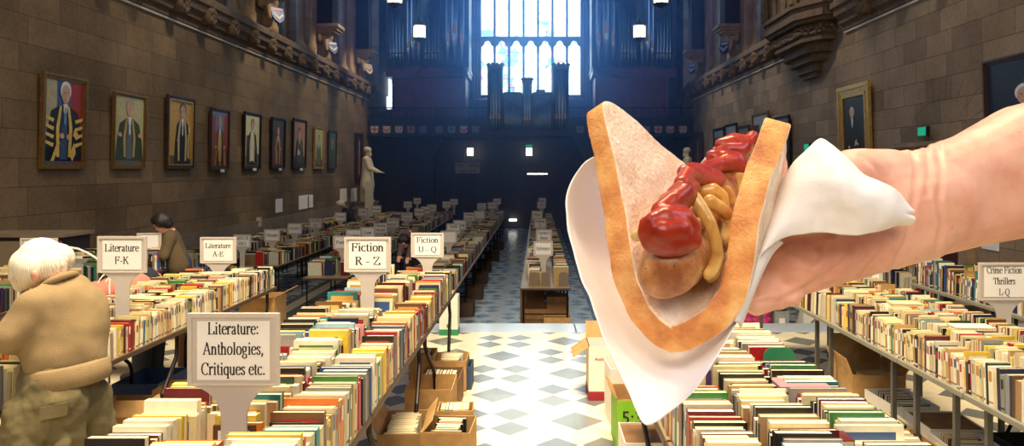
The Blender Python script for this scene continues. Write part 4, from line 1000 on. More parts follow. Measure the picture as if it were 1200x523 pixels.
# ---------------------------------------------------------------- books
random.seed(2024)
COLS = {'cream':(230,212,162),'white':(238,230,206),'yellow':(232,200,72),'orange':(222,120,44),'red':(190,34,36),'maroon':(104,22,28),'brown':(110,70,42),'tan':(190,150,100),
 'green':(62,124,66),'dark green':(26,62,46),'blue':(52,92,158),'navy':(28,36,72),'black':(26,24,26),'grey':(142,142,138),'teal':(44,132,136),'purple':(88,52,108),'pink':(222,150,152),'pale blue':(150,182,204)}
WARM = ['cream']*10+['white']*7+['yellow']*3+['tan']*5+['orange']*2+['red']*3+['maroon']*2+['brown']*3+['black']*3+['green']*2+['navy']*2+['blue','grey','teal','pale blue','pink','purple','dark green','grey']
PAPERBK = ['cream']*14+['white']*9+['tan']*4+['yellow']*2+['black']*3+['red','maroon','brown','navy','teal','orange','grey']
DARK = ['black']*5+['brown']*4+['maroon']*2+['navy']*3+['grey']*4+['cream']*4+['white']*3+['tan']*4+['red','green','blue','teal','dark green']
MIXD = ['black']*6+['brown']*5+['maroon']*4+['navy']*4+['grey']*5+['cream']*4+['white']*6+['tan']*4+['red']*2+['green','blue','teal','dark green','yellow','orange','pale blue']*1
def book_geo(cov, pag, w, t, h, sp, T, colr, acc, deco):
    """closed book standing on its tail: spine at +x (sp=1) or -x; T places it"""
    ct = .0025 if t > .012 else .0015
    cov.T = T; pag.T = T
    cov.col = colr
    c0 = (w-ct) if sp > 0 else 0
    a, b_ = (0, w-ct) if sp > 0 else (ct, w)
    cov.box(a, b_, 0, ct, 0, h); cov.box(a, b_, t-ct, t, 0, h); cov.box(c0, c0+ct, 0, t, 0, h)
    i0, i1 = (.004, w-ct) if sp > 0 else (ct, w-.004)
    pag.box(i0, i1, ct, t-ct, .003, h-.003)
    if deco:
        cov.col = acc; e = .0004
        xs = w+e if sp > 0 else -e
        def sq(z0, z1, m=.18):
            y0, y1 = t*m, t*(1-m)
            q = [(xs, y0, z0), (xs, y1, z0), (xs, y1, z1), (xs, y0, z1)]
            if sp < 0: q = q[::-1]
            cov.add(q, [(0,1,2,3)])
        sq(h*.62, h*.88); sq(h*.08, h*.13, 0)
        q = [(w*.12, -e, h*.55), (w*.88, -e, h*.55), (w*.88, -e, h*.9), (w*.12, -e, h*.9)]; cov.add(q, [(0,1,2,3)])
        q = [(w*.2, -e, h*.15), (w*.8, -e, h*.15), (w*.8, -e, h*.24), (w*.2, -e, h*.24)]; cov.add(q, [(0,1,2,3)])
GAPS = [(-1.24,-1.02,2.58,2.83),(-1.33,-1.11,5.12,5.43),(-1.1,-.95,6.9,7.12),(-2.95,-2.75,4.95,5.17),(-3.15,-2.95,7.0,7.25),(3.0,3.3,4.8,5.05),(-4.65,-4.35,6.6,6.85),(1.18,1.34,3.8,4.0),(2.98,3.3,4.6,5.1),(-.05,.25,12.0,29)]
BOOKS = []      # (score-visible, Y, spec)
def visible(p, q):
    """rough test that photo pixel (p,q) is not behind the hand, bread, near signs or outside the frame"""
    if not (0 < p < 1200 and 2 < q < 523): return False
    if 664 < p < 900 and 116 < q < 505:
        # napkin cone outline
        lo = [(664,235),(757,496),(775,488),(850,400),(885,320)]
        pl = [(693,116),(664,235),(690,345),(720,420),(757,496),(775,488),(815,455),(850,400),(875,350),(910,300),(925,116)]
        c = False; n = len(pl)
        for i in range(n):
            x1, y1 = pl[i]; x2, y2 = pl[(i+1)%n]
            if (y1 > q) != (y2 > q) and p < (x2-x1)*(q-y1)/(y2-y1)+x1: c = not c
        if c: return False
    if p > 870 and q < 378-(p-870)*.23+2 and p < 1060: return False
    if 221 < p < 328 and 367 < q < 450: return False
    if p < 122 and 285 < q < 450: return False
    return True
def proj(v): return 630+v[0]/v[1]*880, 198-(v[2]-CAMZ)/v[1]*880
def add_book(x, y, z, w, t, h, sp, pal, place, lean=0, turn=0, flat=False, colour=None, roll=0):
    cn = colour or random.choice(pal)
    c_ = random.uniform(.84,1.06); col = srgb(*[min(250, max(8, v*c_+random.uniform(-4,4))) for v in COLS[cn]])
    ac = random.choice([(236,230,214),(30,28,30),(200,160,70),(170,40,40),(60,80,120)] if cn not in ('cream','white') else [(30,28,30),(170,40,40),(60,90,140),(190,140,60),(80,110,70)])
    T = Matrix.Translation((x, y, z)) @ Matrix.Rotation(turn, 4, 'Z') @ Matrix.Rotation(lean, 4, 'X') @ Matrix.Rotation(roll, 4, 'Y')
    if flat: T = Matrix.Translation((x, y, z)) @ Matrix.Rotation(turn, 4, 'Z') @ Matrix.Rotation(PI/2, 4, 'X') @ Matrix.Translation((0, -t, 0)) 
    top = T @ Vector((w/2, t/2, h)); mid = T @ Vector((w/2, 0, h*.8))
    p, q = proj(top); vis = visible(p, q) and visible(*proj(mid))
    BOOKS.append(dict(T=T, w=w, t=t, h=h, sp=sp, col=col, acc=srgb(*ac), cn=cn, y=y, vis=vis, place=place, sc=t**.5*(h*.3+w)/(y*y), flat=flat, px=(p, q)))
def fill(x0, x1, y0, y1, z, sp, pal, place, hr=(.19,.25), wr=(.13,.2), tr=(.012,.04), jit=.01, gaps=.0):
    y = y0+.01; run = 0; lean = 0; hh = 0
    while y < y1:
        if run <= 0:
            run = random.randint(3, 12); lean = random.choice([0, 0, -.03, .05, .09, -.06]); hh = random.uniform(*hr); y += random.random()*gaps
            ww = random.uniform(*wr)
        t = random.uniform(*tr); h = hh*random.uniform(.9, 1.08) if random.random() < .75 else random.uniform(*hr)*1.05
        w = min(x1-x0, ww*random.uniform(.92, 1.08))
        if y+t > y1: break
        gp = [g for g in GAPS if g[2] < y+t and y < g[3] and g[0] < x1-.05 and g[1] > x0+.05]
        if gp and z > .5: y = gp[0][3]+.003; run = 0; continue
        if sp > 0: x = x1-w-random.random()*jit
        elif sp < 0: x = x0+random.random()*jit
        else: x = x0+(x1-x0-w)*random.random()
        add_book(x, y, z+.001, w, t, h, sp if sp else random.choice((-1,1)), pal, place, lean, random.uniform(-.02,.02))
        y += t+.0012; run -= 1
def flat_on_top(x, y, z, pal, place, n=1, **k):
    for i in range(n):
        t = random.uniform(.015,.035); add_book(x, y, z, random.uniform(.2,.24), t, random.uniform(.13,.16), 1, pal, place, turn=random.uniform(-.15,.15), flat=True, **k); z += t+.001
# -- on the dais
mt = 'Fiction table'
fill(-1.035, -.785, 1.9, 3.6, TZ, 1, WARM, 'aisle-side column of the Fiction tables', (.2,.27), (.19,.24), (.014,.045))
fill(-1.035, -.785, 3.6, 7.15, TZ, 1, WARM, 'aisle-side column of the Fiction tables', (.18,.24), (.15,.22), (.012,.04))
fill(-1.29, -1.045, 1.9, 7.15, TZ, 0, WARM, 'middle column of the Fiction tables', (.19,.25), (.16,.23), (.012,.045))
fill(-1.54, -1.30, 1.9, 7.15, TZ, -1, WARM, 'wall-side column of the Fiction tables', (.18,.25), (.16,.22), (.012,.045))
fill(-2.74, -2.58, 2.2, 7.4, TZ, 1, PAPERBK+['cream']*6, 'aisle-side column of the Literature tables', (.17,.2), (.11,.15), (.012,.034))
fill(-2.93, -2.75, 2.2, 7.4, TZ, 0, WARM, 'second column of the Literature tables', (.17,.2), (.12,.17))
fill(-3.13, -2.94, 2.2, 7.4, TZ, 0, WARM, 'third column of the Literature tables', (.17,.21), (.12,.17))
fill(-3.35, -3.14, 2.2, 7.4, TZ, -1, WARM, 'wall-side column of the Literature tables', (.17,.21), (.12,.18))
NAPK = ['cream']*5+['white']*6+['black']*4+['maroon']*4+['red']*3+['navy']*2+['grey']*2+['tan']*3+['green','dark green','teal','orange','brown','purple','blue']
fill(.56, .80, 1.9, 4.58, TZ, -1, NAPK, 'aisle-side column under the napkin', (.19,.25), (.17,.22), (.015,.045))
fill(.81, 1.06, 1.9, 4.58, TZ, 0, NAPK, 'middle column under the napkin', (.19,.25), (.18,.24), (.015,.05))
fill(1.08, 1.33, 1.9, 4.5, TZ, 1, NAPK, 'wall-side column under the napkin', (.17,.23), (.19,.24), (.015,.05))
for i in range(4):
    x0 = 2.21+i*.192
    fill(x0, x0+.186, 2.3, 7.65, TZ, -1 if i in (0, 2) else 1, PAPERBK if i < 2 else WARM, '%s column of the Crime Fiction tables' % ('aisle-side','second','third','wall-side')[i], (.17,.2), (.11,.135), (.013,.036))
fill(3.82, 4.02, 4.4, 7.6, TZ, -1, DARK+['white']*4, 'side table near the right wall', (.18,.26), (.14,.2), (.012,.035))
fill(4.06, 4.5, 4.4, 7.6, TZ, 1, DARK, 'side table near the right wall', (.17,.22), (.14,.2), (.012,.035))
for i in range(4):
    x0 = -5.09+i*.197; fill(x0, x0+.19, 5.4, 8.85, TZ, 1 if i > 1 else -1, DARK if i > 1 else WARM, 'table left of the coral shopper', (.16,.25), (.12,.17))
# books lying on top of the rows
for (x, y, pl) in ((-1.35,4.55,'Fiction'),(-1.2,6.9,'Fiction'),(-3.05,6.9,'Literature'),(-2.95,5.6,'Literature'),(2.5,4.6,'Crime Fiction'),(2.62,3.9,'Crime Fiction'),(2.5,5.4,'Crime Fiction'),(1.05,3.4,'napkin'),(.9,2.75,'napkin')):
    flat_on_top(x, y, TZ+.215, WARM, {'Fiction':'middle column of the Fiction tables','Literature':'third column of the Literature tables','Crime Fiction':'second column of the Crime Fiction tables','napkin':'middle column under the napkin'}[pl], 1)
# -- on the lower floor
def hall_books(x0, x1, y0, y1, pal, nm, cols=3, hr=(.19,.27)):
    w = (x1-x0)/cols
    for i in range(cols): fill(x0+i*w+.005, x0+(i+1)*w-.008, y0, y1, HZ, 1 if i == cols-1 else -1, pal, nm, hr, (.15,.24), (.014,.05), .03, .12)
hall_books(-.27, .07, 12.25, 28.3, MIXD, 'centre row', 1); hall_books(.19, .53, 12.25, 28.3, MIXD+['navy','blue','teal'], 'centre row', 1)
hall_books(-2.06, -1.3, 10.6, 29.8, MIXD, 'row left of the central aisle')
hall_books(-4.1, -3.34, 13.3, 29.4, MIXD, 'third row from the aisle')
hall_books(-5.83, -5.1, 14.8, 28.8, MIXD, 'row nearest the left band')
hall_books(-7.1, -6.45, 10.2, 26.3, DARK, 'row against the left wall', 2)
hall_books(3.12, 3.88, 10.8, 19.8, MIXD, 'row behind the hand')
hall_books(5.82, 6.5, 10.7, 16.8, DARK, 'row along the right wall', 2)

# ---------------------------------------------------------------- cartons
def carton(px_box, label, wdt, dep, hgt, mat='carton', flaps=(), rz=0, group=None, books=None, pal=None, base=0, tilt=0, mat2=None, fill_h=.18, place='box'):
    """open-topped carton; px_box = (x, y) of its near-left floor corner in the hall"""
    x, y = px_box
    t = empty('cardboard_box', (x+wdt/2, y+dep/2, base), label, 'box', group, rz)
    e = .006; w2, d2 = wdt/2, dep/2
    b = MB(); b.box(-w2, w2, -d2, d2, 0, e); b.box(-w2, w2, -d2, -d2+e, 0, hgt); b.box(-w2, w2, d2-e, d2, 0, hgt); b.box(-w2, -w2+e, -d2+e, d2-e, 0, hgt); b.box(w2-e, w2, -d2+e, d2-e, 0, hgt)
    b.build('body', M[mat], t, local=True)
    for fl in flaps:
        side, ang, ln = fl if isinstance(fl, tuple) else (fl, .5, .14)
        c, s_ = math.cos(ang)*ln, math.sin(ang)*ln
        b = MB()
        if side == 'l': b.prism([(-w2, hgt), (-w2-c, hgt+s_), (-w2-c+.004, hgt+s_+.004), (-w2+.006, hgt)], -d2, d2, 'y')
        if side == 'r': b.prism([(w2, hgt), (w2+c, hgt+s_), (w2+c-.004, hgt+s_+.004), (w2-.006, hgt)], -d2, d2, 'y')
        if side == 'n': b.prism([(-d2, hgt), (-d2-c, hgt+s_), (-d2-c+.004, hgt+s_+.004), (-d2+.006, hgt)], -w2, w2, 'x')
        if side == 'f': b.prism([(d2, hgt), (d2+c, hgt+s_), (d2+c-.004, hgt+s_+.004), (d2-.006, hgt)], -w2, w2, 'x')
        b.build('flap', M[mat2 or mat], t, local=True)
    if books:
        R = Matrix.Rotation(rz, 4, 'Z')
        yy = -d2+.02 if books == 'y' else -w2+.02
        lim = d2-.02 if books == 'y' else w2-.02
        while yy < lim-.03:
            tk = random.uniform(.015,.035); hb = min(hgt*1.02, fill_h*random.uniform(.9,1.15)); wb = min((wdt if books == 'y' else dep)-.03, random.uniform(.14,.2))
            if books == 'y': o = R @ Vector((-wb/2, yy, 0)); add_book(x+w2+o.x, y+d2+o.y, base+hgt*.98-hb*.96, wb, tk, hb, 1, pal or WARM, place, 0, rz)
            else: o = R @ Vector((yy+tk, -wb/2, 0)); add_book(x+w2+o.x, y+d2+o.y, base+hgt*.98-hb*.96, wb, tk, hb, -1, pal or WARM, place, 0, rz+PI/2)
            yy += tk+.002
    return t
def on_front(t, name, pts_or_text, *a): pass
# right of the Fiction tables, going away from the camera
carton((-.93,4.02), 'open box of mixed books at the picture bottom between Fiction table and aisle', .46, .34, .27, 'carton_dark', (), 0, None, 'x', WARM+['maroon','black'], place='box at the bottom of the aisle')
carton((-.70,4.52), 'square brown box with dark books at the aisle side, second from the near end', .3, .32, .31, 'carton', (), -.05, None, 'y', DARK, fill_h=.2, place='square brown box')
carton((-.98,4.52), 'splayed open brown box with white books inside, half under the Fiction table', .27, .46, .30, 'carton', (('r',.9,.1),('l',1.1,.12)), .06, None, 'y', ['white','cream'], fill_h=.13, place='splayed box')
carton((-.68,5.05), 'low box of upright books squeezed behind the square brown box', .24, .2, .27, 'carton', (), .05, None, 'x', WARM, fill_h=.24, place='low box')
carton((-.96,5.4), 'wide empty-looking brown box standing in the aisle beside the Fiction table', .34, .42, .31, 'carton', (), .02)
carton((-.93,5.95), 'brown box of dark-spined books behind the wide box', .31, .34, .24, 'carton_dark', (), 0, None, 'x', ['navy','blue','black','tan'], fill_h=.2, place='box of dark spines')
carton((-.90,6.4), 'brown box with pale folded lid nearest the black-legged table end', .29, .32, .26, 'carton', (), 0, None, 'y', ['white','tan'], fill_h=.2, place='box with pale books')
carton((-.61,6.45), 'blue-sided box sticking out behind the aisle boxes', .04, .26, .2, 'carton_blue')
carton((-1.16,6.75), 'low brown box with yellow books under the far Fiction table', .22, .3, .22, 'carton', (), 0, None, 'x', ['yellow','pink','purple'], fill_h=.2, place='box of yellow books')
t = carton((-1.12,8.55), 'tall white carton with a green base band near the dais step', .21, .2, .45, 'carton_white')
b = MB(); b.box(-.107, .107, -.102, .102, 0, .07); b.box(-.02,.02,-.104,-.1,.09,.13); b.build('green_band', M['bookend_green'], t, local=True)
# around the Literature tables
carton((-2.98,4.95), 'open brown box beside the old man\'s knee under the Literature table', .4, .36, .30, 'carton', (), 0, None, None)
carton((-2.76,4.42), 'bright orange-brown open box in front of the old man\'s legs', .36, .42, .30, 'carton', (('r',.4,.12),('f',1.2,.1)), .05)
carton((-3.32,5.85), 'dark blue fruit tray under the Literature table', .36, .5, .22, 'carton_blue', (), 0)
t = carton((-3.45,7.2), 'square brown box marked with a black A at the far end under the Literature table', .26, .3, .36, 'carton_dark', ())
text_mesh('lettering', 'A', .16, M['ink'], t, (0, -.152, .18))
carton((-2.62,6.1), 'pale grey box of papers beside the Literature tables', .22, .34, .28, 'card_grey', (), 0, None, 'x', ['white','cream'], fill_h=.22, place='pale grey box')
t = carton((-2.80,5.45), 'tan box with handwriting on its side between the Literature and Fiction tables', .34, .28, .29, 'carton', (('r',.7,.16),))
text_mesh('lettering', 'Fiction', .08, M['ink'], t, (0, -.142, .22))
t = carton((-2.55,4.95), 'tan box with handwritten word nearer the Anthologies sign', .28, .24, .27, 'carton', (('l',.8,.1),)); text_mesh('lettering', 'Fiction', .07, M['ink'], t, (0, -.122, .2))
t = carton((-2.55,3.2), 'white box with a printed leaf mark at the old man\'s feet', .3, .3, .3, 'carton_white'); 
t = carton((-3.38,8.5), 'large tan open box at the far end of the Literature tables', .40, .4, .44, 'carton', (('r',.5,.16),('n',.2,.12)))
# right of the clear aisle
t = carton((.42,6.15), 'white carton with a red base band and red oval mark, flaps open', .34, .36, .44, 'carton_white', (('l',-.6,.16),('f',1.2,.14),('r',.5,.1)), .0, mat2='carton')
b = MB(); b.box(-.172, .172, -.183, .181, 0, .075)
b.prism([(.10+.09*math.cos(k*PI/10), .10+.045*math.sin(k*PI/10)) for k in range(20)], -.186, -.18, 'y'); b.build('red_print', M['ink_red'], t, local=True)
text_mesh('lettering', 'Ke', .07, M['paper'], t, (.06, -.187, .105)); text_mesh('lettering', "Australia's f", .035, M['ink_red'], t, (-.04, -.182, .34)); text_mesh('lettering', 'No', .03, M['ink_red'], t, (.05, -.182, .30))
carton((.56,6.7), 'brown box behind the red-banded white carton', .3, .36, .44, 'carton')
carton((.53,5.55), 'narrow white carton between the red-banded box and the green box', .22, .32, .42, 'carton_white', (), .05)
t = carton((.53,5.0), 'bright green box with handwritten 5:30 on its side', .36, .38, .36, 'carton', (('l',.9,.08),))
b = MB(); b.box(-.178, .178, -.195, -.191, .0, .355); b.box(-.184,-.18,-.19,.19,0,.355); b.build('green_label', M['carton_green'], t, local=True)
text_mesh('lettering', '5:30', .12, M['ink'], t, (-.05, -.197, .24))
t = carton((.505,4.35), 'white box with small black pc logo at the bottom beside the napkin tip', .32, .36, .31, 'carton_white', (), 0, None, None)
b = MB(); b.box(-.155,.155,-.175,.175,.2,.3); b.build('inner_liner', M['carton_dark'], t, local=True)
text_mesh('lettering', 'pc', .07, M['ink'], t, (-.11, -.182, .24)); text_mesh('lettering', 'express  post', .02, M['ink_red'], t, (.03, -.182, .25))
# under and beside the right-hand tables
t = carton((2.30,5.45), 'large tan box with flaps up under the grey-edged tables', .38, .46, .40, 'carton', (('f',1.3,.2),('l',1.2,.12),('r',1.1,.18)), -.05)
for i in range(4): flat_on_top(2.36+.02*(i%2), 5.62, .30+.03*i, ['tan','orange','brown'], 'stack in the large tan box')
t = carton((2.36,4.98), 'long white box of books with handwriting on its side, under the grey table', .30, .42, .32, 'carton_white', (), .06, None, 'y', WARM, fill_h=.24, place='long white box')
text_mesh('lettering', 'Lady Clavis\nfiction', .05, M['ink_blue'], t, (-.152, .0, .2), (PI/2, 0, -PI/2))
for k in range(3): add_book(2.31+k*.035, 4.80, .02, .2, .03, .25, -1, ['cream','black','white'], 'leaning group by the long white box', 0, PI/2+.1, colour=('cream','black','white')[k], roll=-.1)
t = carton((2.42,4.60), 'white box printed with a small tree and brown inside', .34, .36, .30, 'carton_white', (), -.05); text_mesh('lettering', 'Clearview', .045, M['ink'], t, (.06, -.183, .2)) 
b = MB(); b.prism(ell(-.1, .23, .02, .018, 10), -.184, -.181, 'y'); b.prism([(-.104,.185),(-.096,.185),(-.098,.22),(-.102,.22)], -.184, -.181, 'y'); b.build('tree_mark', M['ink'], t, local=True)
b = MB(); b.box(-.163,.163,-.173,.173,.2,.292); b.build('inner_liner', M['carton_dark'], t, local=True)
carton((2.0,4.22), 'tan box packed with books between the napkin table and the grey table', .28, .34, .32, 'carton', (), 0, None, 'y', WARM+['dark green','teal','maroon'], fill_h=.26, place='tan box by the napkin table')
t = carton((2.32,4.02), 'white box with a yellow numbered label, black inside', .30, .44, .33, 'carton_white', (), -.04, None, 'y', DARK, fill_h=.22, place='white box with yellow label')
b = MB(); b.prism([(-.16,.30),(.14,.30),(.14,.22),(.06,.21),(.0,.10),(-.07,.21),(-.16,.22)], -.156, -.151, 'x'); b.build('yellow_label', M['ink_yellow'], t, local=True)
text_mesh('lettering', 'U3', .06, M['ink'], t, (-.158, .0, .18), (PI/2, 0, -PI/2)); text_mesh('lettering', 'BOOKS FOR SALE', .026, M['ink'], t, (-.158, -.01, .26), (PI/2, 0, -PI/2))
# black tote
b = MB(); x0, x1, y0, y1 = 2.66, 3.12, 3.85, 4.45
for (a, c, d, e_) in ((x0,x1,y0,y0+.02),(x0,x1,y1-.02,y1),(x0,x0+.02,y0,y1),(x1-.02,x1,y0,y1)):
    b.box(a, c, d, e_, 0, .34)
b.box(x0, x1, y0, y1, 0, .02); t = empty('tote_bag', ((x0+x1)/2, (y0+y1)/2, 0), 'black open tote bag on the floor under the grey-edged table', 'bag')
o = b.build('body', M['dark_cloth'], t)
for yy in (y0, y1): 
    b = MB(); b.tube([(x0+.12, yy, .33), (x0+.14, yy-.03, .42), (x0+.25, yy-.04, .46), (x0+.36, yy-.03, .42), (x0+.38, yy, .33)], .012, 6); b.build('strap', M['dark_cloth'], t)
# at the foot of the centre row
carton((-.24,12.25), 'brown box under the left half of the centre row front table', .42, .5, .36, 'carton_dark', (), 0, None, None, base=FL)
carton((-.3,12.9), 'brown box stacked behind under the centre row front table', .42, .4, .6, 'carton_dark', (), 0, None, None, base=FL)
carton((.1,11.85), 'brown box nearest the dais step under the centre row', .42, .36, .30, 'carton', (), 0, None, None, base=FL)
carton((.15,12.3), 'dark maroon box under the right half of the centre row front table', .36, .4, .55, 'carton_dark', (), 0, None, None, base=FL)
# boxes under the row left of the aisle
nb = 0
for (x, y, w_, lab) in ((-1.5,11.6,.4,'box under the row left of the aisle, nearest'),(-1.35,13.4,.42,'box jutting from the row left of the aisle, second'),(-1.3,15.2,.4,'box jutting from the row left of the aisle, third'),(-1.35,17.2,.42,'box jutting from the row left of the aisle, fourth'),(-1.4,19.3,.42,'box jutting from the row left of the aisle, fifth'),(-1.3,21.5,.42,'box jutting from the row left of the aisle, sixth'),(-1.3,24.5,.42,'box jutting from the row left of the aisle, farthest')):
    carton((x-.16, y), 'dark brown '+lab, w_*.85, .42, .26, 'carton_shaded', (), 0, None, None, base=FL)  # dark brown is the shade under the tables put into the colour
# things beyond the dais step on the right
t = carton((3.35,10.6), 'grey box with a small label beyond the dais step, under the hand', .2, .3, .34, 'card_grey', (), 0, None, None, base=FL+.3)
b = MB(); b.box(-.04,.04,-.156,-.151,.12,.24); b.build('label_card', M['paper'], t, local=True)
t = carton((3.72,10.5), 'white box with a curled grey logo beyond the dais step', .36, .3, .36, 'carton_white', (), 0, None, None, base=FL+.28)
b = MB(); b.tube([(.02+.1*math.cos(a), -.155, .2+.08*math.sin(a)) for a in [k*PI/8+.9 for k in range(13)]], .016, 6); b.build('logo', M['card_grey'], t, local=True)
b = MB()
random.seed(5)
for k in range(9): b.ball((3.0+.12*(k%3), 10.7, FL+.4+.1*(k//3)), (.1,.12,.09), 8, 6)
o = blob('plastic_bag', b, .02, M['glass_bag'], None, 2); tag(o, 'shiny pink and maroon bag on the lower floor, just under the hand', 'bag')

# ---------------------------------------------------------------- paddle signs
def sign(x, y, z, text, lab, w=.335, h=.25, hs=.66, rz=0, size=None, ink='ink', lines=True, sub=None, dark=False):
    t = empty('paddle_sign', (x, y, z), lab, 'sign', None, rz)
    W, st = w/2, w*.14; zt = hs; zb = hs-h
    pts = [(-W, zt), (-W, zb)]
    for k in range(9):
        a = k/8*PI/2; pts.append((-W+.01+(W-st-.01)*math.sin(a), zb-.10*(1-math.cos(a))-.02*(k/8)))
    pts += [(-st, zb-.2), (-st*.93, .02)]
    pts += [(-p[0], p[1]) for p in reversed(pts)]
    b = MB(); b.prism(pts, -.006, .006, 'y'); b.build('board', M['sign_board'], t, local=True)
    b = MB(); e = .016
    for q in ((-W, W, zt-e, zt), (-W, W, zb, zb+e*.5), (-W, -W+e, zb+e*.5, zt-e), (W-e, W, zb+e*.5, zt-e)): b.box(q[0], q[1], -.012, -.006, q[2], q[3])
    b.build('rim', M['sign_board'], t, local=True)
    b = MB(); b.box(-W+e*2.2, W-e*2.2, -.0085, -.006, zb+e*1.4, zt-e*1.8); pap = b.build('paper', M['paper'], t, local=True)
    b = MB(); b.box(-st*1.5, st*1.5, -.06, .06, 0, .015); b.build('foot', M['sign_board'], t, local=True)
    if text:
        n = len(text.split('\n')); L_ = max(sum(GL.get(ch, (.3,))[0] for ch in l) for l in text.split('\n')); sz = (size or min(.085, .2/max(1, n)))*1.12; sq = min(1.0, (w-.1)/(L_*sz))
        serif_text('lettering', text, sz, M[ink], pap, (0, -.0092, (zt+zb)/2+.004), squeeze=sq)
    return t
def sign_px(p, q, X, base, text, lab, **k):
    """sign whose top centre shows at photo pixel (p,q) and stands in row X"""
    H = CAMZ-(base+.66); Y = H*880/(q-198)
    return sign((p-630)/880*Y, Y, base, text, lab, **k)
sign(P(274.5, 0, 2.8).x, 2.8, TZ, 'Literature:\nAnthologies,\nCritiques etc.', 'large near paddle sign reading Literature: Anthologies, Critiques etc.', .34, .27, CAMZ-169/880*2.8-TZ, 0, .060)
sign(P(431, 0, 5.4).x, 5.4, TZ, 'Fiction\nR - Z', 'white paddle sign reading Fiction R - Z on the Fiction table', .335, .25, CAMZ-80/880*5.4-TZ, 0, .078)
sign(P(501, 0, 7.1).x, 7.1, TZ, 'Fiction\nU - Q', 'white paddle sign reading Fiction U - Q at the far end of the Fiction table', .31, .23, CAMZ-75/880*7.1-TZ, 0, .07)
sign(P(143.5, 0, 5.15).x, 5.15, TZ, 'Literature\nF-K', 'white paddle sign reading Literature F-K beside the old man', .335, .25, CAMZ-79/880*5.15-TZ, 0, .068)
sign(P(256, 0, 7.2).x, 7.2, TZ, 'Literature\nA-E', 'white paddle sign reading Literature A-E behind the stacked books', .345, .25, CAMZ-80/880*7.2-TZ, 0, .064)
sign(P(1176, 0, 5.0).x, 5.0, TZ, 'Crime Fiction\nThrillers\nL-Q', 'white paddle sign reading Crime Fiction Thrillers L-Q at the right edge', .335, .25, CAMZ-110/880*5.0-TZ, 0, .058)
sign(P(46, 0, 6.8).x, 6.8, TZ, 'Poetry', 'white paddle sign partly hidden behind the old man\'s hair', .335, .25, CAMZ-81/880*6.8-TZ, 0, .07)
sign(P(1019, 0, 7.3).x, 7.3, TZ, '', 'blank grey paddle sign at the far end of the Crime Fiction tables', .25, .2, CAMZ-118/880*7.3-TZ)
sign(P(175, 0, 8.75).x, 8.75, TZ, '', 'white placard standing behind the stooping man\'s hands', .26, .2, CAMZ-75/880*8.75-TZ, .3)
far = [(257,256,-6.8,'Gardening','grey sign on the wall row straight behind the Literature A-E sign'),(299,254.4,-6.8,'Drama','small sign on the wall row, left of a close pair'),(313.5,248,-6.8,'Essays','small sign on the wall row, right of a close pair'),
 (284,275,-5.3,'AMERICAN\nAFRICA','grey sign with two lines of capitals just right of Literature A-E'),(319,268.8,-5.4,'Philosophy','grey sign reading Philosophy behind the blue book'),(345.5,261.7,-5.2,'GEOGRAPHY','grey sign with one line of capitals behind the trestle legs'),
 (370,256,-5.5,'PSYCHOL\nOGY','grey sign with reddish lettering beside the yellow books'),(399,249,-5.8,'Travel','small grey sign just below the white-capped shopper'),(401,276.4,-3.6,'Poetry','pale blue-grey sign tucked behind the left edge of Fiction R - Z'),
 (414.5,268.8,-3.6,'Sociology','wide pale sign right behind the top of Fiction R - Z'),(431,266,-3.7,'Law','pale grey sign rising directly above Fiction R - Z'),(446,261,-3.65,'History\nWorld','pale grey sign above and right of Fiction R - Z'),(460.3,255.4,-3.6,'ART &\nMUSIC','grey sign with red lettering between the Fiction signs'),
 (477,249,-3.65,'HISTORY\nEUROPE','grey sign above left of Fiction U - Q'),(491.5,244,-3.7,'Science','bright pale sign above Fiction U - Q'),(499,242,-4.1,'Maths','grey sign just right of the bright pale sign'),(506,239.7,-3.7,'Law','grey sign right of the maths sign above Fiction U - Q'),
 (478,236,-4.8,'Sport','small sign far back left of its taller twin'),(489,232,-4.8,'Games','small tall sign far back right of the shorter twin'),(425.5,244,-6.0,'Asia','grey sign below the statue plinth'),(441,241,-5.5,'Europe','grey sign below the white pillar'),
 (531.5,262,-2.0,'Health\nMedicine','grey sign in the aisle row just right of Fiction U - Q'),(539,258,-1.95,'Cooking','grey sign overlapping behind the health sign'),(526,270.7,-2.0,'','grey blank-looking sign nearest in the aisle row'),(550,249,-1.95,'Humour\n& Quiz','pale sign halfway down the aisle row'),
 (562,247,-1.7,'','small pale sign peeping right of the halfway sign'),(564.5,238,-2.0,'Music\nDance','two-tier white sign far down the aisle row'),(576.5,237,-1.7,'Craft','tilted grey sign near the far end of the aisle row'),(582.5,232.6,-1.6,'Kids','farthest tall grey sign of the aisle row'),
 (523.5,236,-3.6,'Old','bright white small sign far back left of the aisle row'),(532,233,-3.3,'Rare','small grey sign right of the bright white small one'),
 (636.5,283,.1,'Reference','grey sign reading Reference nearest on the centre row'),(637.5,269,.1,'Biography &\nMemoirs','grey two-line sign second on the centre row'),(633,256,.1,'Language\nK','pale sign third on the centre row'),(629.5,247,.05,'Texts','pale sign fourth on the centre row'),(634.5,236.5,.1,'Maps','white sign second from the end of the centre row'),(635.5,232,.1,'Music','grey sign at the far end of the centre row')]
for (p, q, X, tx, lab) in far: sign_px(p, q, X, HZ, tx, lab, ink='ink_red' if 'red' in lab else 'ink_blue')

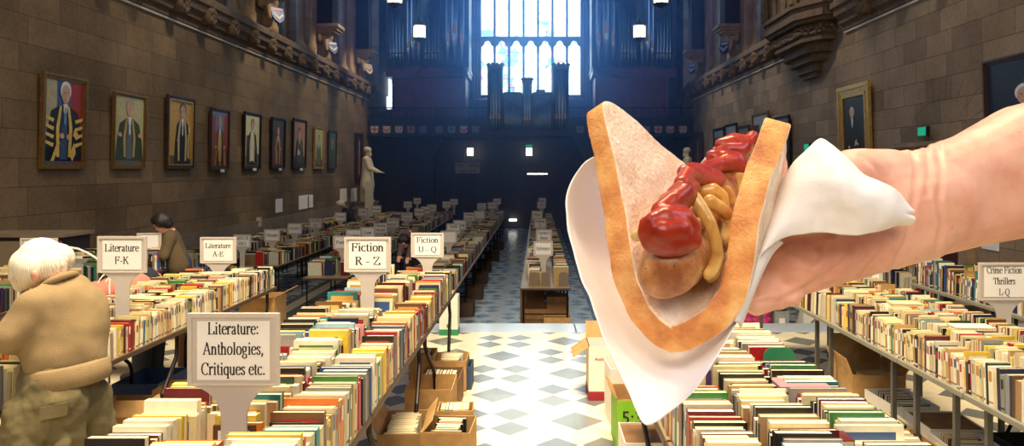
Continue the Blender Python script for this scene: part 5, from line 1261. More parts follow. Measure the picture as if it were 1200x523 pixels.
# ---------------------------------------------------------------- bookends, odd items
def bookend(x, y, z, w, h, mat, lab, group=None):
    t = empty('bookend', (x, y, z), lab, 'bookend', group)
    r = w*.3; pts = [(-w/2, 0), (w/2, 0)]
    pts += [(w/2-r+r*math.cos(a), h-r+r*math.sin(a)) for a in [k*PI/8 for k in range(5)]]+[(-w/2+r-r*math.sin(a), h-r+r*math.cos(a)) for a in [k*PI/8 for k in range(5)]]
    b = MB(); b.prism(pts, -.004, .0, 'y'); b.build('plate', M[mat], t, local=True)
    b = MB(); b.box(-w*.4, w*.4, 0, .12, 0, .003); b.build('foot', M[mat], t, local=True)
for p, nm in ((625.5,'left'),(639.5,'middle'),(660.5,'right')):
    bookend(P(p, 0, 12.2).x, 12.2, HZ, .155, .23, 'bookend_brown', 'rounded brown bookend, %s of three at the front of the centre row' % nm)
bookend(P(913, 0, 3.93).x, 3.93, TZ, .165, .225, 'bookend_green', 'rounded green metal bookend standing among books below the wrist')
b = MB(); b.tube([P(69,291,5.9), P(80,290,5.9), P(92,292,5.9), P(103,297,5.9), P(113,303,5.9), P(122,312,5.9), P(128,324,5.9), (P(128,324,5.9).x, 5.9, .0)], .009, 8)
tag(sm(b.build('metal_hoop', M['cream_trim'])), 'thin pale curved metal hoop between the old man\'s hair and the F-K sign', 'hoop')
# dark cabinet along the left wall
t = empty('low_cabinet', (-6.6, 9.6, FL), 'dull green-grey low cabinet against the left wall behind the old man', 'cabinet')
b = MB(); b.box(-7.28, -5.9, 9.35, 9.9, FL, 1.05); b.build('body', M['gallery_wood'], t)
b = MB(); b.box(-7.28, -5.86, 9.3, 9.94, 1.05, 1.09); b.build('top', M['plinth_stone'], t)
for k in range(3): b = MB(); b.box(-7.22+k*.45, -6.82+k*.45, 9.33, 9.36, FL+.1, 1.0); b.build('door', M['plinth_stone'], t)
# bench at the foot of the left wall: stone seat running the length of the hall
b = MB(); b.box(XL, XL+.45, 9.95, 32, FL, FL+.5); b.box(XL, XL+.05, 9.95, 32, FL+.5, .55); struct('baseboard_left', b, M['plinth_stone'])
b = MB(); b.box(XR-.05, XR, 13.6, 32, FL, .55); struct('baseboard_right', b, M['plinth_stone'])
# yellow and grey tall boxes near the old man
carton((-3.72,4.5), 'tall grey box behind the old man\'s shoulder', .24, .3, .42, 'card_grey', (), 0, None, None, base=TZ)
bpy.data.objects.remove(bpy.data.objects.get('dummy')) if bpy.data.objects.get('dummy') else None
# ---- the books: the 300 that show largest are individuals, the rest one object
def hash_(B): return (B['t']*7919*1e3) % 1
for B in BOOKS:
    B['near'] = B['vis']
BOOKS.sort(key=lambda B: (not B['vis'], -B['sc']))
IND, REST = BOOKS[:300], BOOKS[300:]
def size_word(B): return 'slim' if B['t'] < .02 else ('thick' if B['t'] > .031 else 'medium')
def inout(p): return 'in' if 'box' in p or p.startswith('stack') else 'of'
cnt = {}; tot = {}
IND.sort(key=lambda B: B['y'])
for B in IND: k = (size_word(B), B['cn'], B['place'], B['flat']); tot[k] = tot.get(k, 0)+1
for B in IND:
    k = (size_word(B), B['cn'], B['place'], B['flat']); i = cnt.get(k, 0); cnt[k] = i+1
    pl = B['place']; head = '%s %s book' % (k[0], k[1]); 
    if B['flat']: lab = '%s %s book lying flat on top of the %s' % (k[0], k[1], pl)
    elif tot[k] == 1: lab = 'the only %s %s upright book in the %s' % (k[0], k[1], pl)
    else: lab = '%s %s %s book from the near end, %s' % (ORD[min(i, 28)], k[0], k[1], pl)
    if tot[k] > 1 and B['flat']: lab = '%s %s' % (ORD[i], lab)
    cov, pag = MB(), MB()
    book_geo(cov, pag, B['w'], B['t'], B['h'], B['sp'], None, B['col'], B['acc'], (hash_(B) > .45))
    o = bpy.data.objects.new('book', cov.mesh('book', M['book_cover'])); C.objects.link(o); o.matrix_world = B['T']
    q = bpy.data.objects.new('page_block', pag.mesh('page_block', M['book_pages'])); C.objects.link(q); q.parent = o
    tag(o, lab, 'book', 'books in the '+pl)
rest = MB()
for B in REST:
    if B['y'] > 15:
        T = B['T']; rest.T = T; rest.mat = 0; rest.col = B['col']; w, t, h = B['w'], B['t'], B['h']; rest.box(0, w, 0, t, 0, h-.004)
        rest.mat = 1; rest.box(.004, w-.004, .003, t-.003, h-.004, h)
    else:
        cov, pag = MB(), MB(); book_geo(cov, pag, B['w'], B['t'], B['h'], B['sp'], B['T'], B['col'], B['acc'], B['y'] < 9 and B['vis'])
        n = len(rest.v); rest.T = None
        rest.v += cov.v; rest.f += [[i+n for i in f] for f in cov.f]; rest.c += cov.c; rest.m += [0]*len(cov.f)
        n = len(rest.v); rest.v += pag.v; rest.f += [[i+n for i in f] for f in pag.f]; rest.c += pag.c; rest.m += [1]*len(pag.f)
rest.T = None
o = rest.build('packed_books', [M['book_cover'], M['book_pages']])
tag(o, 'the many further books packed in rows on every table of the hall', 'books', None, 'stuff')
# ---------------------------------------------------------------- people
def hand_geo(b, wrist, d, up, k=1.0, curl=.5):
    """palm, four unequal bent fingers and a thumb; d = pointing direction, up = back of the hand"""
    w = Vector(wrist); d = Vector(d).normalized(); up = Vector(up); up = (up-d*up.dot(d)).normalized(); s = d.cross(up)
    for i in range(4):
        o = (i-1.5)*.019*k
        capsule(b, w+s*o*.6, .017*k, w+d*.085*k+s*o, .014*k, 8)
        L = (.066, .078, .073, .058)[i]*k; p0 = w+d*.088*k+s*o*1.05
        p1 = p0+(d*math.cos(curl*.5)-up*math.sin(curl*.5))*L*.5; p2 = p1+(d*math.cos(curl*1.4)-up*math.sin(curl*1.4))*L*.35; p3 = p2+(d*math.cos(curl*2.1)-up*math.sin(curl*2.1))*L*.28
        capsule(b, p0, .0095*k, p1, .009*k, 8); capsule(b, p1, .009*k, p2, .0085*k, 8); capsule(b, p2, .0085*k, p3, .0075*k, 8)
    t0 = w+d*.025*k-s*.03*k; t1 = t0+(d*.6-s*.8-up*.2).normalized()*.04*k; t2 = t1+(d*.9-s*.3-up*.3).normalized()*.032*k
    capsule(b, t0, .014*k, t1, .012*k, 8); capsule(b, t1, .0115*k, t2, .0095*k, 8)
def head_geo(b, c, fd, up, k=1.0):
    """skull, jaw, nose, ears, brow; fd = facing direction"""
    c = Vector(c); f = Vector(fd).normalized(); u = Vector(up); u = (u-f*u.dot(f)).normalized(); s = f.cross(u)
    b.ball(c+u*.02*k-f*.012*k, .092*k, 14, 10); capsule(b, c+f*.02*k+u*.0, .078*k, c+f*.045*k-u*.065*k, .048*k, 12)
    b.ball(c+f*.055*k-u*.085*k, .028*k, 10, 8); capsule(b, c+f*.095*k+u*.008*k, .009*k, c+f*.112*k-u*.022*k, .014*k, 8)
    for e in (-1, 1):
        b.ball(c+s*e*.086*k-u*.005*k-f*.005*k, (.018*k,.018*k,.028*k), 8, 6); b.ball(c+f*.078*k+s*e*.032*k-u*.022*k, .024*k, 8, 6)
        b.ball(c+f*.082*k+s*e*.03*k+u*.03*k, .018*k, 8, 6)
    capsule(b, c+f*.088*k-u*.052*k-s*.02*k, .010*k, c+f*.088*k-u*.052*k+s*.02*k, .010*k, 8)
def eyes(c, fd, up, parent, k=1.0):
    c = Vector(c); f = Vector(fd).normalized(); u = Vector(up); u = (u-f*u.dot(f)).normalized(); s = f.cross(u)
    for e in (-1, 1):
        b = MB(); b.ball(c+f*.094*k+s*e*.031*k+u*.008*k, .0095*k, 8, 6); sm(b.build('eye', M['ink'], parent))
def person(J, label, top, legs, hair, skin='skin', k=1.0, thick=1.0, group=None, face=(-1,0,0), up=(0,0,1), voxel=.012, hairpts=None, shoes='ink', skirt=False, handdirs=None, name='person'):
    base = Vector(((J['footL'][0]+J['footR'][0])/2, (J['footL'][1]+J['footR'][1])/2, min(J['footL'][2], J['footR'][2])-.05))
    V = {a: Vector(p) for a, p in J.items()}
    b = MB()
    head_geo(b, V['head'], face, up, k)
    capsule(b, V['head']-Vector(up)*.05*k, .052*k, V['neck'], .058*k, 12)
    capsule(b, V['neck'], .065*k, V['hip'], .09*k, 12)
    for s in 'LR':
        capsule(b, V['neck'], .06*k, V['sh'+s], .055*k); capsule(b, V['sh'+s], .052*k, V['el'+s], .042*k); capsule(b, V['el'+s], .041*k, V['ha'+s], .028*k)
        capsule(b, V['hip'], .085*k, V['kn'+s], .062*k); capsule(b, V['kn'+s], .06*k, V['foot'+s], .04*k)
        d = (V['ha'+s]-V['el'+s]).normalized(); hand_geo(b, V['ha'+s], (handdirs or {}).get(s, d), (0,0,1), k, .55)
    o = blob(name, b, voxel*.75, M[skin], None, 2); tag(o, label, 'person', group)
    if top:
        c = MB(); q = thick
        w = (V['shR']-V['shL'])*.18
        for e in (-1, 0, 1):
            capsule(c, V['neck'].lerp(V['shR' if e > 0 else 'shL'], .55 if e else 0)-Vector((0,0,.03)), .085*k*q, V['hip']+(V['shR']-V['shL'])*.22*e+Vector((0,0,.02)), .125*k*q, 14)
        for s in 'LR':
            capsule(c, V['neck'].lerp(V['sh'+s], .5), .075*k*q, V['sh'+s], .075*k*q, 12)
            capsule(c, V['sh'+s], .075*k*q, V['el'+s], .060*k*q, 12); capsule(c, V['el'+s], .060*k*q, V['el'+s].lerp(V['ha'+s], .97), .045*k*q, 12)
        blob('jumper', c, voxel, M[top], o, 4)
    if legs:
        c = MB(); capsule(c, V['hip']+Vector((0,0,.05)), .135*k*thick, V['hip']-Vector((0,0,.05)), .145*k*thick, 14)
        for s in 'LR':
            capsule(c, V['hip'].lerp(V['kn'+s], .12)+(V['kn'+s]-V['knL' if s == 'R' else 'knR'])*.2, .105*k*thick, V['kn'+s], .082*k*thick, 12); capsule(c, V['kn'+s], .082*k*thick, V['foot'+s]+Vector((0,0,.02)), .068*k*thick, 12)
        blob('trousers', c, voxel, M[legs], o, 3)
    for s in 'LR':
        c = MB(); f = Vector(face); f.z = 0; f = f.normalized() if f.length > .1 else Vector((0,1,0)); p = V['foot'+s]
        capsule(c, (p.x-f.x*.05, p.y-f.y*.05, p.z-.0), .045*k, (p.x+f.x*.15, p.y+f.y*.15, p.z-.012), .035*k, 10); blob('shoe', c, .012, M[shoes], o, 2)
    if hair:
        c = MB(); f = Vector(face).normalized(); u = Vector(up); u = (u-f*u.dot(f)).normalized(); sd = f.cross(u); h = V['head']
        for (a, bb, cc, r) in hairpts or ((-.03,.045,0,.098),(-.05,.0,0,.092),(-.06,-.04,0,.07),(.03,.075,0,.07),(-.02,.02,.035,.08),(-.02,.02,-.035,.08)):
            c.ball(h+f*a*k+u*bb*k+sd*cc*k, r*k, 14, 10)
        blob('hair', c, .009, M[hair], o, 2)
    if skin == 'skin': eyes(V['head'], face, up, o, k)
    return o
# the old man stooping over the near Literature table
Yo = 3.68
def m(px_, py_, Y): p = P(px_, py_, Y); return (p.x, p.y, p.z)
J = dict(head=m(48,312,3.74), neck=m(72,336,3.70), shL=m(38,362,3.58), shR=m(96,352,3.86), elL=m(10,396,3.52), elR=m(70,400,4.05), haL=m(-42,392,3.62), haR=m(20,420,4.15),
    hip=m(76,436,3.66), knL=(-2.36,3.52,.50), knR=(-2.27,3.80,.50), footL=(-2.37,3.55,.06), footR=(-2.28,3.86,.06))
b = MB()
old = person(J, 'stooping white-haired old man in a tan knitted jumper and khaki trousers bending over books', None, None, None, face=(-.72,.25,-.64), up=(-.35,.1,.93), voxel=.012, k=1.0)
c = MB()
def cp(p, r, q, s): capsule(c, m(*p), r, m(*q), s, 18)
cp((80,356,3.72), .140, (80,418,3.68), .166); cp((92,362,3.74), .138, (88,414,3.68), .142); cp((68,360,3.68), .130, (66,414,3.66), .155)
cp((84,344,3.74), .105, (92,384,3.74), .145); cp((70,346,3.7), .10, (44,366,3.60), .10); cp((60,372,3.66), .12, (74,400,3.68), .16)
cp((76,340,3.72), .085, (60,352,3.66), .095)
cp((40,362,3.58), .092, (12,398,3.52), .082); cp((12,398,3.52), .08, (-36,396,3.6), .055)
cp((98,352,3.85), .09, (72,400,4.05), .075); cp((72,400,4.05), .07, (26,418,4.14), .05)
cp((68,424,3.65), .125, (88,418,3.67), .125)
o = blob('jumper', c, .011, M['wool'], old, 20, .6)
tx = bpy.data.textures.new('folds', 'CLOUDS'); tx.noise_scale = .16; tx.noise_depth = 1
d_ = o.modifiers.new('folds', 'DISPLACE'); d_.texture = tx; d_.strength = .03; d_.mid_level = .55; d_.texture_coords = 'LOCAL'
# ribbed welt of the jumper
b = MB()
ctr = Vector(m(79,438,3.67)); ns = 96; up_ = Vector((-.13,0,.99)).normalized(); e1 = Vector((.99,0,.13)); e2 = Vector((0,1,0))
ring = []
for j, (dz, rr) in enumerate(((.052, .90), (.040, .97), (-.0, .99), (-.040, .985), (-.045, .93))):
    for k in range(ns):
        a = 2*PI*k/ns; rib = 1+.018*(k % 2); ring.append(ctr+up_*dz+(e1*math.cos(a)*.186+e2*math.sin(a)*.172)*rr*rib)
b.add(ring, [(j*ns+k, j*ns+(k+1)%ns, (j+1)*ns+(k+1)%ns, (j+1)*ns+k) for j in range(4) for k in range(ns)])
o = sm(b.build('ribbed_hem', M['wool'], old)); s_ = o.modifiers.new('s', 'SOLIDIFY'); s_.thickness = .006
# collar
b = MB(); nk = Vector(m(70,330,3.70)); ax = Vector((.5,-.1,-.86)).normalized(); e1 = ax.orthogonal().normalized(); e2 = ax.cross(e1)
b.tube([nk+(e1*math.cos(a)+e2*math.sin(a))*.072 for a in [2*PI*k/24 for k in range(25)]], .018, 8, False); sm(b.build('collar', M['wool'], old))
c = MB(); capsule(c, (-2.33,3.66,.88), .165, (-2.34,3.64,.74), .17, 16)
capsule(c, (-2.40,3.56,.74), .115, (-2.40,3.50,.46), .098, 14); capsule(c, (-2.40,3.50,.46), .098, (-2.40,3.53,.10), .085, 14)
capsule(c, (-2.26,3.76,.74), .115, (-2.25,3.82,.46), .098, 14); capsule(c, (-2.25,3.82,.46), .098, (-2.26,3.86,.10), .085, 14)
capsule(c, (-2.25,3.58,.80), .10, (-2.27,3.60,.5), .085, 14)
for (x0, z0, x1, z1, r) in ((-2.46,.80,-2.36,.66,.03),(-2.24,.82,-2.30,.66,.03),(-2.46,.60,-2.36,.52,.03),(-2.20,.62,-2.30,.52,.028),(-2.44,.42,-2.34,.36,.03),(-2.2,.44,-2.28,.36,.028)):
    capsule(c, (x0, 3.50, z0), r, (x1, 3.49, z1), r*.9, 8)
o = blob('trousers', c, .010, M['khaki'], old, 8)
tx = bpy.data.textures.new('folds2', 'CLOUDS'); tx.noise_scale = .07; tx.noise_depth = 1
d_ = o.modifiers.new('folds', 'DISPLACE'); d_.texture = tx; d_.strength = .03; d_.mid_level = .4; d_.texture_coords = 'LOCAL'
b = MB(); b.add([(-2.29,3.455,.80),(-2.17,3.475,.82),(-2.175,3.47,.76),(-2.29,3.45,.74)], [(0,3,2,1)])
o = b.build('pocket_flap', M['khaki'], old); s_ = o.modifiers.new('s', 'SOLIDIFY'); s_.thickness = .01
c = MB(); H = Vector(J['head'])
for (dx, dy, dz, r) in ((0,0,.035,.108),(.045,-.02,.01,.088),(-.045,-.02,.01,.088),(.075,-.01,-.02,.055),(.0,-.05,0,.09),(-.07,-.03,-.04,.062),(-.085,-.02,-.085,.04),(-.03,-.05,-.05,.055),(.05,.05,.03,.08),(.085,-.02,.0,.045),(-.05,.04,.03,.08)):
    c.ball(H+Vector((dx,dy,dz)), r, 14, 10)
blob('hair', c, .007, M['hair_white'], old, 6)
b = MB(); random.seed(31)      # loose strands lying over the hair
for k in range(60):
    a = random.uniform(-1.5, 1.7); p0 = H+Vector((.03, -.02, .12)); p2 = H+Vector((-.02+.115*math.sin(a), -.085*abs(math.cos(a))-.02, .0-.075*math.cos(a*.6)+.02*random.random()))
    p1 = (p0+p2)/2+Vector((.04*math.sin(a), -.05, .035)); pts = [p0.lerp(p1, t).lerp(p1.lerp(p2, t), t) for t in [j/6 for j in range(7)]]
    b.tube(pts, [.001,.004,.005,.005,.004,.003,.0012], 5)
sm(b.build('hair_strand', M['hair_white'], old))['kind'] = 'stuff'
# ear and side of the face seen below the hair
b = MB(); e = Vector(m(41,323,3.60)); b.ball(e, (.020,.012,.030), 10, 8); b.ball(e+Vector((0,-.006,.006)), (.012,.01,.018), 8, 6); sm(b.build('ear', M['skin'], old))

Jd = dict(head=m(190,262,8.8), neck=m(200,272,8.85), shL=m(199,280,8.68), shR=m(206,280,9.0), elL=m(192,300,8.6), elR=m(196,302,9.0), haL=m(182,298,8.62), haR=m(184,300,8.9),
    hip=m(211,313,8.85), knL=(-4.17,8.76,.48), knR=(-4.2,8.98,.48), footL=(-4.15,8.76,.06), footR=(-4.17,8.98,.06))
p2 = person(Jd, 'dark-haired man in an olive-brown top leaning over books by the left wall', 'olive_cloth', 'denim', 'hair_dark', face=(-.8,.1,-.6), up=(-.5,0,.86), voxel=.014, k=.95, thick=1.0)
Jc = dict(head=(-4.10,6.78,.72), neck=(-3.96,6.78,.82), shL=(-3.90,6.58,.82), shR=(-3.90,6.96,.82), elL=(-3.98,6.60,.58), elR=(-3.98,6.95,.58), haL=(-4.1,6.62,.5), haR=(-4.1,6.95,.5),
    hip=(-3.56,6.78,.82), knL=(-3.50,6.66,.44), knR=(-3.50,6.9,.44), footL=(-3.52,6.66,.06), footR=(-3.52,6.9,.06))
p3 = person(Jc, 'bending person in a coral-pink striped top, back turned, behind the Literature F-K sign', 'coral_cloth', 'dark_cloth', 'hair_dark', face=(-.6,0,-.8), up=(-.8,0,.6), voxel=.014, thick=1.1)
b = MB()
for k in range(5):
    b.tube([(-3.62-.065*k, 6.78+.17*math.sin(t), .835+.125*math.cos(t)) for t in [-1.3+j*.26 for j in range(11)]], .006, 5)
b.build('pale_stripe', M['white_cap'], p3)
Je = dict(head=m(399,240,23.6), neck=m(404,244,23.7), shL=m(404,246,23.5), shR=m(408,246,24.0), elL=m(399,257,23.4), elR=m(402,257,24.0), haL=m(393,260,23.4), haR=m(394,260,23.8),
    hip=m(413,262,23.7), knL=(-5.86,23.6,-.27), knR=(-5.86,23.9,-.27), footL=(-5.85,23.6,FL+.06), footR=(-5.85,23.9,FL+.06))
person(Je, 'distant shopper in a dark jacket and white cap stooping at the left rows', 'dark_cloth', 'dark_cloth', 'white_cap', face=(-.85,0,-.5), up=(-.4,0,.9), voxel=.02)
Jf = dict(head=m(474,283,13.9), neck=m(480,274,14.1), shL=m(473,276,14.0), shR=m(486,273,14.2), elL=m(470,292,13.8), elR=m(481,292,13.9), haL=m(468,300,13.6), haR=m(478,302,13.6),
    hip=m(492,291,14.5), knL=(-2.35,14.4,-.27), knR=(-2.2,14.6,-.27), footL=(-2.38,14.6,FL+.06), footR=(-2.2,14.7,FL+.06))
person(Jf, 'bent-over shopper in a dusky mauve top and dark trousers between the two Fiction signs', 'mauve_cloth', 'dark_cloth', 'hair_dark', face=(-.5,-.5,-.7), up=(-.3,-.3,.9), voxel=.016)
Jg = dict(head=m(528,288,13.4), neck=m(530,292,13.5), shL=m(526,296,13.4), shR=m(535,296,13.6), elL=m(523,309,13.2), elR=m(533,309,13.4), haL=m(519,312,13.1), haR=m(528,313,13.1),
    hip=m(532,318,13.8), knL=(-2.2,13.5,-.35), knR=(-2.15,13.8,-.35), footL=(-2.2,13.9,FL+.06), footR=(-2.15,14.0,FL+.06))

# ---------------------------------------------------------------- statues
def statue(X, Y, s, label, pl=True):
    def q(dx, dz, dy=0): return Vector((X+s*dx, Y+dy, dz))
    zf = .62; t = empty('marble_statue', (X, Y, FL), label, 'statue')
    b = MB(); K = 1.24
    head_geo(b, q(.02, zf+1.98), (s, 0, -.05), (0,0,1), 1.12); capsule(b, q(0, zf+1.78), .08, q(.02, zf+1.95), .08)
    b.ball(q(.06, zf+2.0), (.1,.12,.13)); b.ball(q(.10, zf+1.83), (.07,.08,.10)); b.ball(q(-.03, zf+2.03), (.12,.125,.12))
    for dy in (-.17, 0, .17): capsule(b, q(-.02, zf+1.62, dy), .15, q(0, zf+1.15, dy*.8), .19)
    for dy in (-.16, 0, .16): capsule(b, q(0, zf+1.15, dy), .19, q(.0, zf+.62, dy*1.3), .235)
    for dy, r in ((-.24, 1), (.24, 0)):
        capsule(b, q(0, zf+1.64, dy), .11, q(.12, zf+1.30, dy*1.15), .09); capsule(b, q(.12, zf+1.30, dy*1.15), .09, q(.44, zf+1.16, dy*.9), .05)
        hand_geo(b, q(.44, zf+1.16, dy*.9), (s, 0, -.1), (0,0,1), 1.25, .4)
    for dy in (-.13, .13):
        capsule(b, q(0, zf+.6, dy), .13, q(.02, zf+.08, dy), .085); capsule(b, q(-.02, zf+.06, dy), .07, q(.2, zf+.04, dy), .055)
    capsule(b, q(-.15, zf+.5, .0), .13, q(-.15, zf+.05, 0), .13)
    blob('figure', b, .018, M['statue_stone'], t, 2)
    b = MB(); 
    for k in range(7): b.tube([q(.17*math.cos(k)+.02, zf+1.15, .24*math.sin(k)), q(.235*math.cos(k), zf+.42, .3*math.sin(k))], .02, 6)
    b.build('coat_fold', M['statue_stone'], t)
    b = MB(); b.box(X-.38, X+.38, Y-.38, Y+.38, zf-.06, zf+.02); b.box(X-.34, X+.34, Y-.34, Y+.34, zf-.16, zf-.06)
    b.box(X-.46, X+.46, Y-.46, Y+.46, zf-.30, zf-.16); b.box(X-.40, X+.40, Y-.40, Y+.40, FL+.2, zf-.3); b.box(X-.5, X+.5, Y-.5, Y+.5, FL, FL+.2)
    b.build('plinth', M['plinth_stone'], t)
statue(P(430.5,0,29.2).x, 29.2, 1, 'pale marble statue of a bearded robed figure holding out a hand by the left wall')
statue(P(805,0,30.0).x, 30.0, -1, 'pale marble statue by the right wall, only its head seen above the bread')
b = MB(); x = P(441,0,28.3).x; b.prism([(x-.13+.02*0, 27.0), (x+.13, 27.0), (x+.13, 27.2), (x-.13, 27.2)], FL, CAMZ-14/880*28, 'z'); b.box(x-.17, x+.17, 26.96, 27.24, FL, FL+.06)
tag(b.build('white_pillar', M['cream_trim']), 'slim white display pillar standing in front of the marble statue', 'pillar')
# ================================================================ hand with sausage in bread
n = N('crumb'); v = n.obj(); f = n.noise(420, 4, v, .7); g = n.noise(60, 3, v)
n.col(n.ramp(n.math('ADD', n.math('MULTIPLY', f, .5), n.math('MULTIPLY', g, .5)), [(.33, srgb(216,178,146)), (.5, srgb(240,214,188)), (.68, srgb(250,234,214))])); n.set(Roughness=.9)
vo = n.node('ShaderNodeTexVoronoi'); vo.inputs['Scale'].default_value = 420; n.lk(v, vo.inputs['Vector'])
n.bump(n.math('ADD', f, vo.outputs['Distance']), .45, .0008); n.b.inputs['Subsurface Weight'].default_value = .1; n.b.inputs['Subsurface Radius'].default_value = (.004,.003,.002)
n = N('crust'); v = n.obj(); f = n.noise(55, 5, v, .65); g = n.noise(500, 3, v, .7); h = n.noise(26, 2, v)
n.col(n.mix(n.math('MULTIPLY', g, .18), n.ramp(n.math('ADD', n.math('MULTIPLY', f, .6), n.math('MULTIPLY', h, .4)), [(.36, srgb(190,100,36)), (.47, srgb(224,142,64)), (.58, srgb(240,176,98)), (.72, srgb(246,208,148))]), srgb(250,214,160))); n.set(Roughness=.6)
n.bump(n.math('ADD', g, n.math('MULTIPLY', f, 2)), .5, .0015)
n = N('sausage_skin'); v = n.obj(); f = n.noise(45, 5, v, .6); s2 = n.noise(330, 2, v)
c = n.ramp(f, [(.36, srgb(140,80,44)), (.5, srgb(190,126,76)), (.62, srgb(218,166,116))]); c = n.mix(n.math('LESS_THAN', s2, .30), c, srgb(90,50,34)); n.col(c); n.set(Roughness=.3)
n.bump(n.noise(160, 4, v), .35, .001); n.b.inputs['Subsurface Weight'].default_value = .1; n.b.inputs['Subsurface Radius'].default_value = (.006,.003,.001)
n = N('ketchup'); v = n.obj(); n.col(n.ramp(n.noise(60, 3, v), [(.3, srgb(128,28,14)), (.7, srgb(172,52,28))])); n.set(Roughness=.3); n.bump(n.noise(150, 4, v), .5, .0015)
n.b.inputs['Subsurface Weight'].default_value = .1; n.b.inputs['Subsurface Radius'].default_value = (.004,.001,.001)
n = N('onion'); v = n.obj(); n.col(n.ramp(n.noise(90, 3, v), [(.3, srgb(176,116,52)), (.55, srgb(212,166,92)), (.8, srgb(232,202,140))])); n.set(Roughness=.2)
n.b.inputs['Subsurface Weight'].default_value = .25; n.b.inputs['Subsurface Radius'].default_value = (.006,.004,.002)
n = N('napkin_paper'); v = n.obj(); n.col(srgb(240,232,230)); n.set(Roughness=.85)
n.bump(n.math('ADD', n.noise(30, 5, v, .6), n.math('MULTIPLY', n.noise(700, 2, v), .15)), .35, .003)
n = N('hand_skin'); v = n.obj(); f = n.noise(38, 5, v, .6); g = n.noise(10, 2, v); fine = n.noise(420, 4, v, .7)
c = n.ramp(n.math('ADD', n.math('MULTIPLY', f, .5), n.math('MULTIPLY', g, .5)), [(.34, srgb(206,136,116)), (.5, srgb(226,166,142)), (.66, srgb(238,188,164))])
spt = n.node('ShaderNodeTexVoronoi'); spt.inputs['Scale'].default_value = 85; n.lk(v, spt.inputs['Vector'])
c = n.mix(n.math('MULTIPLY', n.math('LESS_THAN', spt.outputs['Distance'], .07), .35), c, srgb(170,96,76)); n.col(c); n.set(Roughness=.48)
wv = n.node('ShaderNodeTexWave', bands_direction='X'); wv.inputs['Scale'].default_value = 26; wv.inputs['Distortion'].default_value = 7; wv.inputs['Detail'].default_value = 3; wv.inputs['Detail Scale'].default_value = 2; n.lk(v, wv.inputs['Vector'])
n.bump(n.math('ADD', n.math('MULTIPLY', fine, .5), n.math('MULTIPLY', wv.outputs['Fac'], .35)), .3, .0012)
n.b.inputs['Subsurface Weight'].default_value = .2; n.b.inputs['Subsurface Radius'].default_value = (.009,.003,.0015)

# ---- slice of bread folded along its diagonal
N_ = P(784,392,.343); Dax = Vector((.426,.811,.399)).normalized(); F_ = N_+Dax*.158
Lc = P(701,110,.402); Rc = P(899,128,.378)
Mid = (N_+F_)/2
sL, sR = Lc-Mid, Rc-Mid
out = -(sL.normalized()+sR.normalized()); out = (out-Dax*out.dot(Dax)).normalized()
def bread_pt(p, q):
    """p,q in [-1,1]: unfolded square; diagonal p=q is the fold, p-q>0 towards the right"""
    # rounded-square outline
    m_ = max(abs(p), abs(q)); 
    if m_ > 1e-6:
        n4 = (abs(p/m_)**12+abs(q/m_)**12)**(1/12); p, q = p/n4*1.0, q/n4*1.0
    a = (p+q)/2; d = (p-q)/2          # along / across the diagonal
    s = sR if d > 0 else sL; t = abs(d)
    side = s.normalized()
    tb = [(0,0),(.07,.0062),(.14,.0105),(.22,.0122),(.32,.0105),(.54,.0052),(.75,.001),(1,0)] if d > 0 else [(0,0),(.06,.0040),(.12,.0070),(.24,.0090),(.36,.0070),(.5,.0040),(.75,.001),(1,0)]
    wd = 0
    for k_ in range(len(tb)-1):
        if tb[k_][0] <= t <= tb[k_+1][0]:
            u_ = (t-tb[k_][0])/(tb[k_+1][0]-tb[k_][0]); u_ = u_ if k_ == 0 else u_*u_*(3-2*u_)*.5+u_*.5; wd = tb[k_][1]*(1-u_)+tb[k_+1][1]*u_
    # push outward, mostly perpendicular to that flap
    perp = (out-side*out.dot(side)); perp = perp.normalized()
    pos = Mid+Dax*(a*.079)+s*t+perp*wd
    # flaps flare slightly towards the viewer edge
    pos += out*.002*math.sin(7*a+3*d)
    return pos
G = 56
b = MB(); vs = []
for i in range(G+1):
    for j in range(G+1): vs.append(bread_pt(-1+2*i/G, -1+2*j/G))
b.add(vs, [(i*(G+1)+j, (i+1)*(G+1)+j, (i+1)*(G+1)+j+1, i*(G+1)+j+1) for i in range(G) for j in range(G)])
food = empty('sausage_in_bread', N_, 'grilled sausage folded in a slice of white bread with ketchup and onions, held up', 'food')
o = b.build('bread_slice', [M['crumb'], M['crust']], food); 
# decide which way the sheet faces: thickness must grow outwards
me = o.data; nr = me.polygons[(G//2)*G+G//2].normal
s_ = o.modifiers.new('solid', 'SOLIDIFY'); s_.thickness = .0135; s_.offset = (1 if nr.dot(out) > 0 else -1); s_.material_offset_rim = 1
s_.use_rim = True
bv = o.modifiers.new('bev', 'BEVEL'); bv.width = .0022; bv.segments = 3; bv.limit_method = 'ANGLE'; bv.angle_limit = 1.0
sub = o.modifiers.new('sub', 'SUBSURF'); sub.levels = 1; sub.render_levels = 1; sub.subdivision_type = 'SIMPLE'
tx = bpy.data.textures.new('crumb_rough', 'CLOUDS'); tx.noise_scale = .004
ds = o.modifiers.new('rough', 'DISPLACE'); ds.texture = tx; ds.strength = .0004; ds.texture_coords = 'LOCAL'
sm(o)

# ---- sausage
def path_px(pts): return [P(*p) for p in pts]
b = MB(); sp = [P(784,312,.346), P(791,303,.357), P(806,284,.385), P(826,250,.415), P(846,212,.45), P(862,182,.48)]
rr = [.0142, .0155, .0165, .0172, .0168, .014]
for i in range(len(sp)-1):
    for k in range(5):
        t = k/5; c = sp[i].lerp(sp[i+1], t); r = rr[i]*(1-t)+rr[i+1]*t; b.ball(c, r, 18, 12)
b.ball(sp[-1], rr[-1]); b.ball(P(776,321,.346), .0118, 16, 10)
o = blob('sausage', b, .0013, M['sausage_skin'], food, 6)
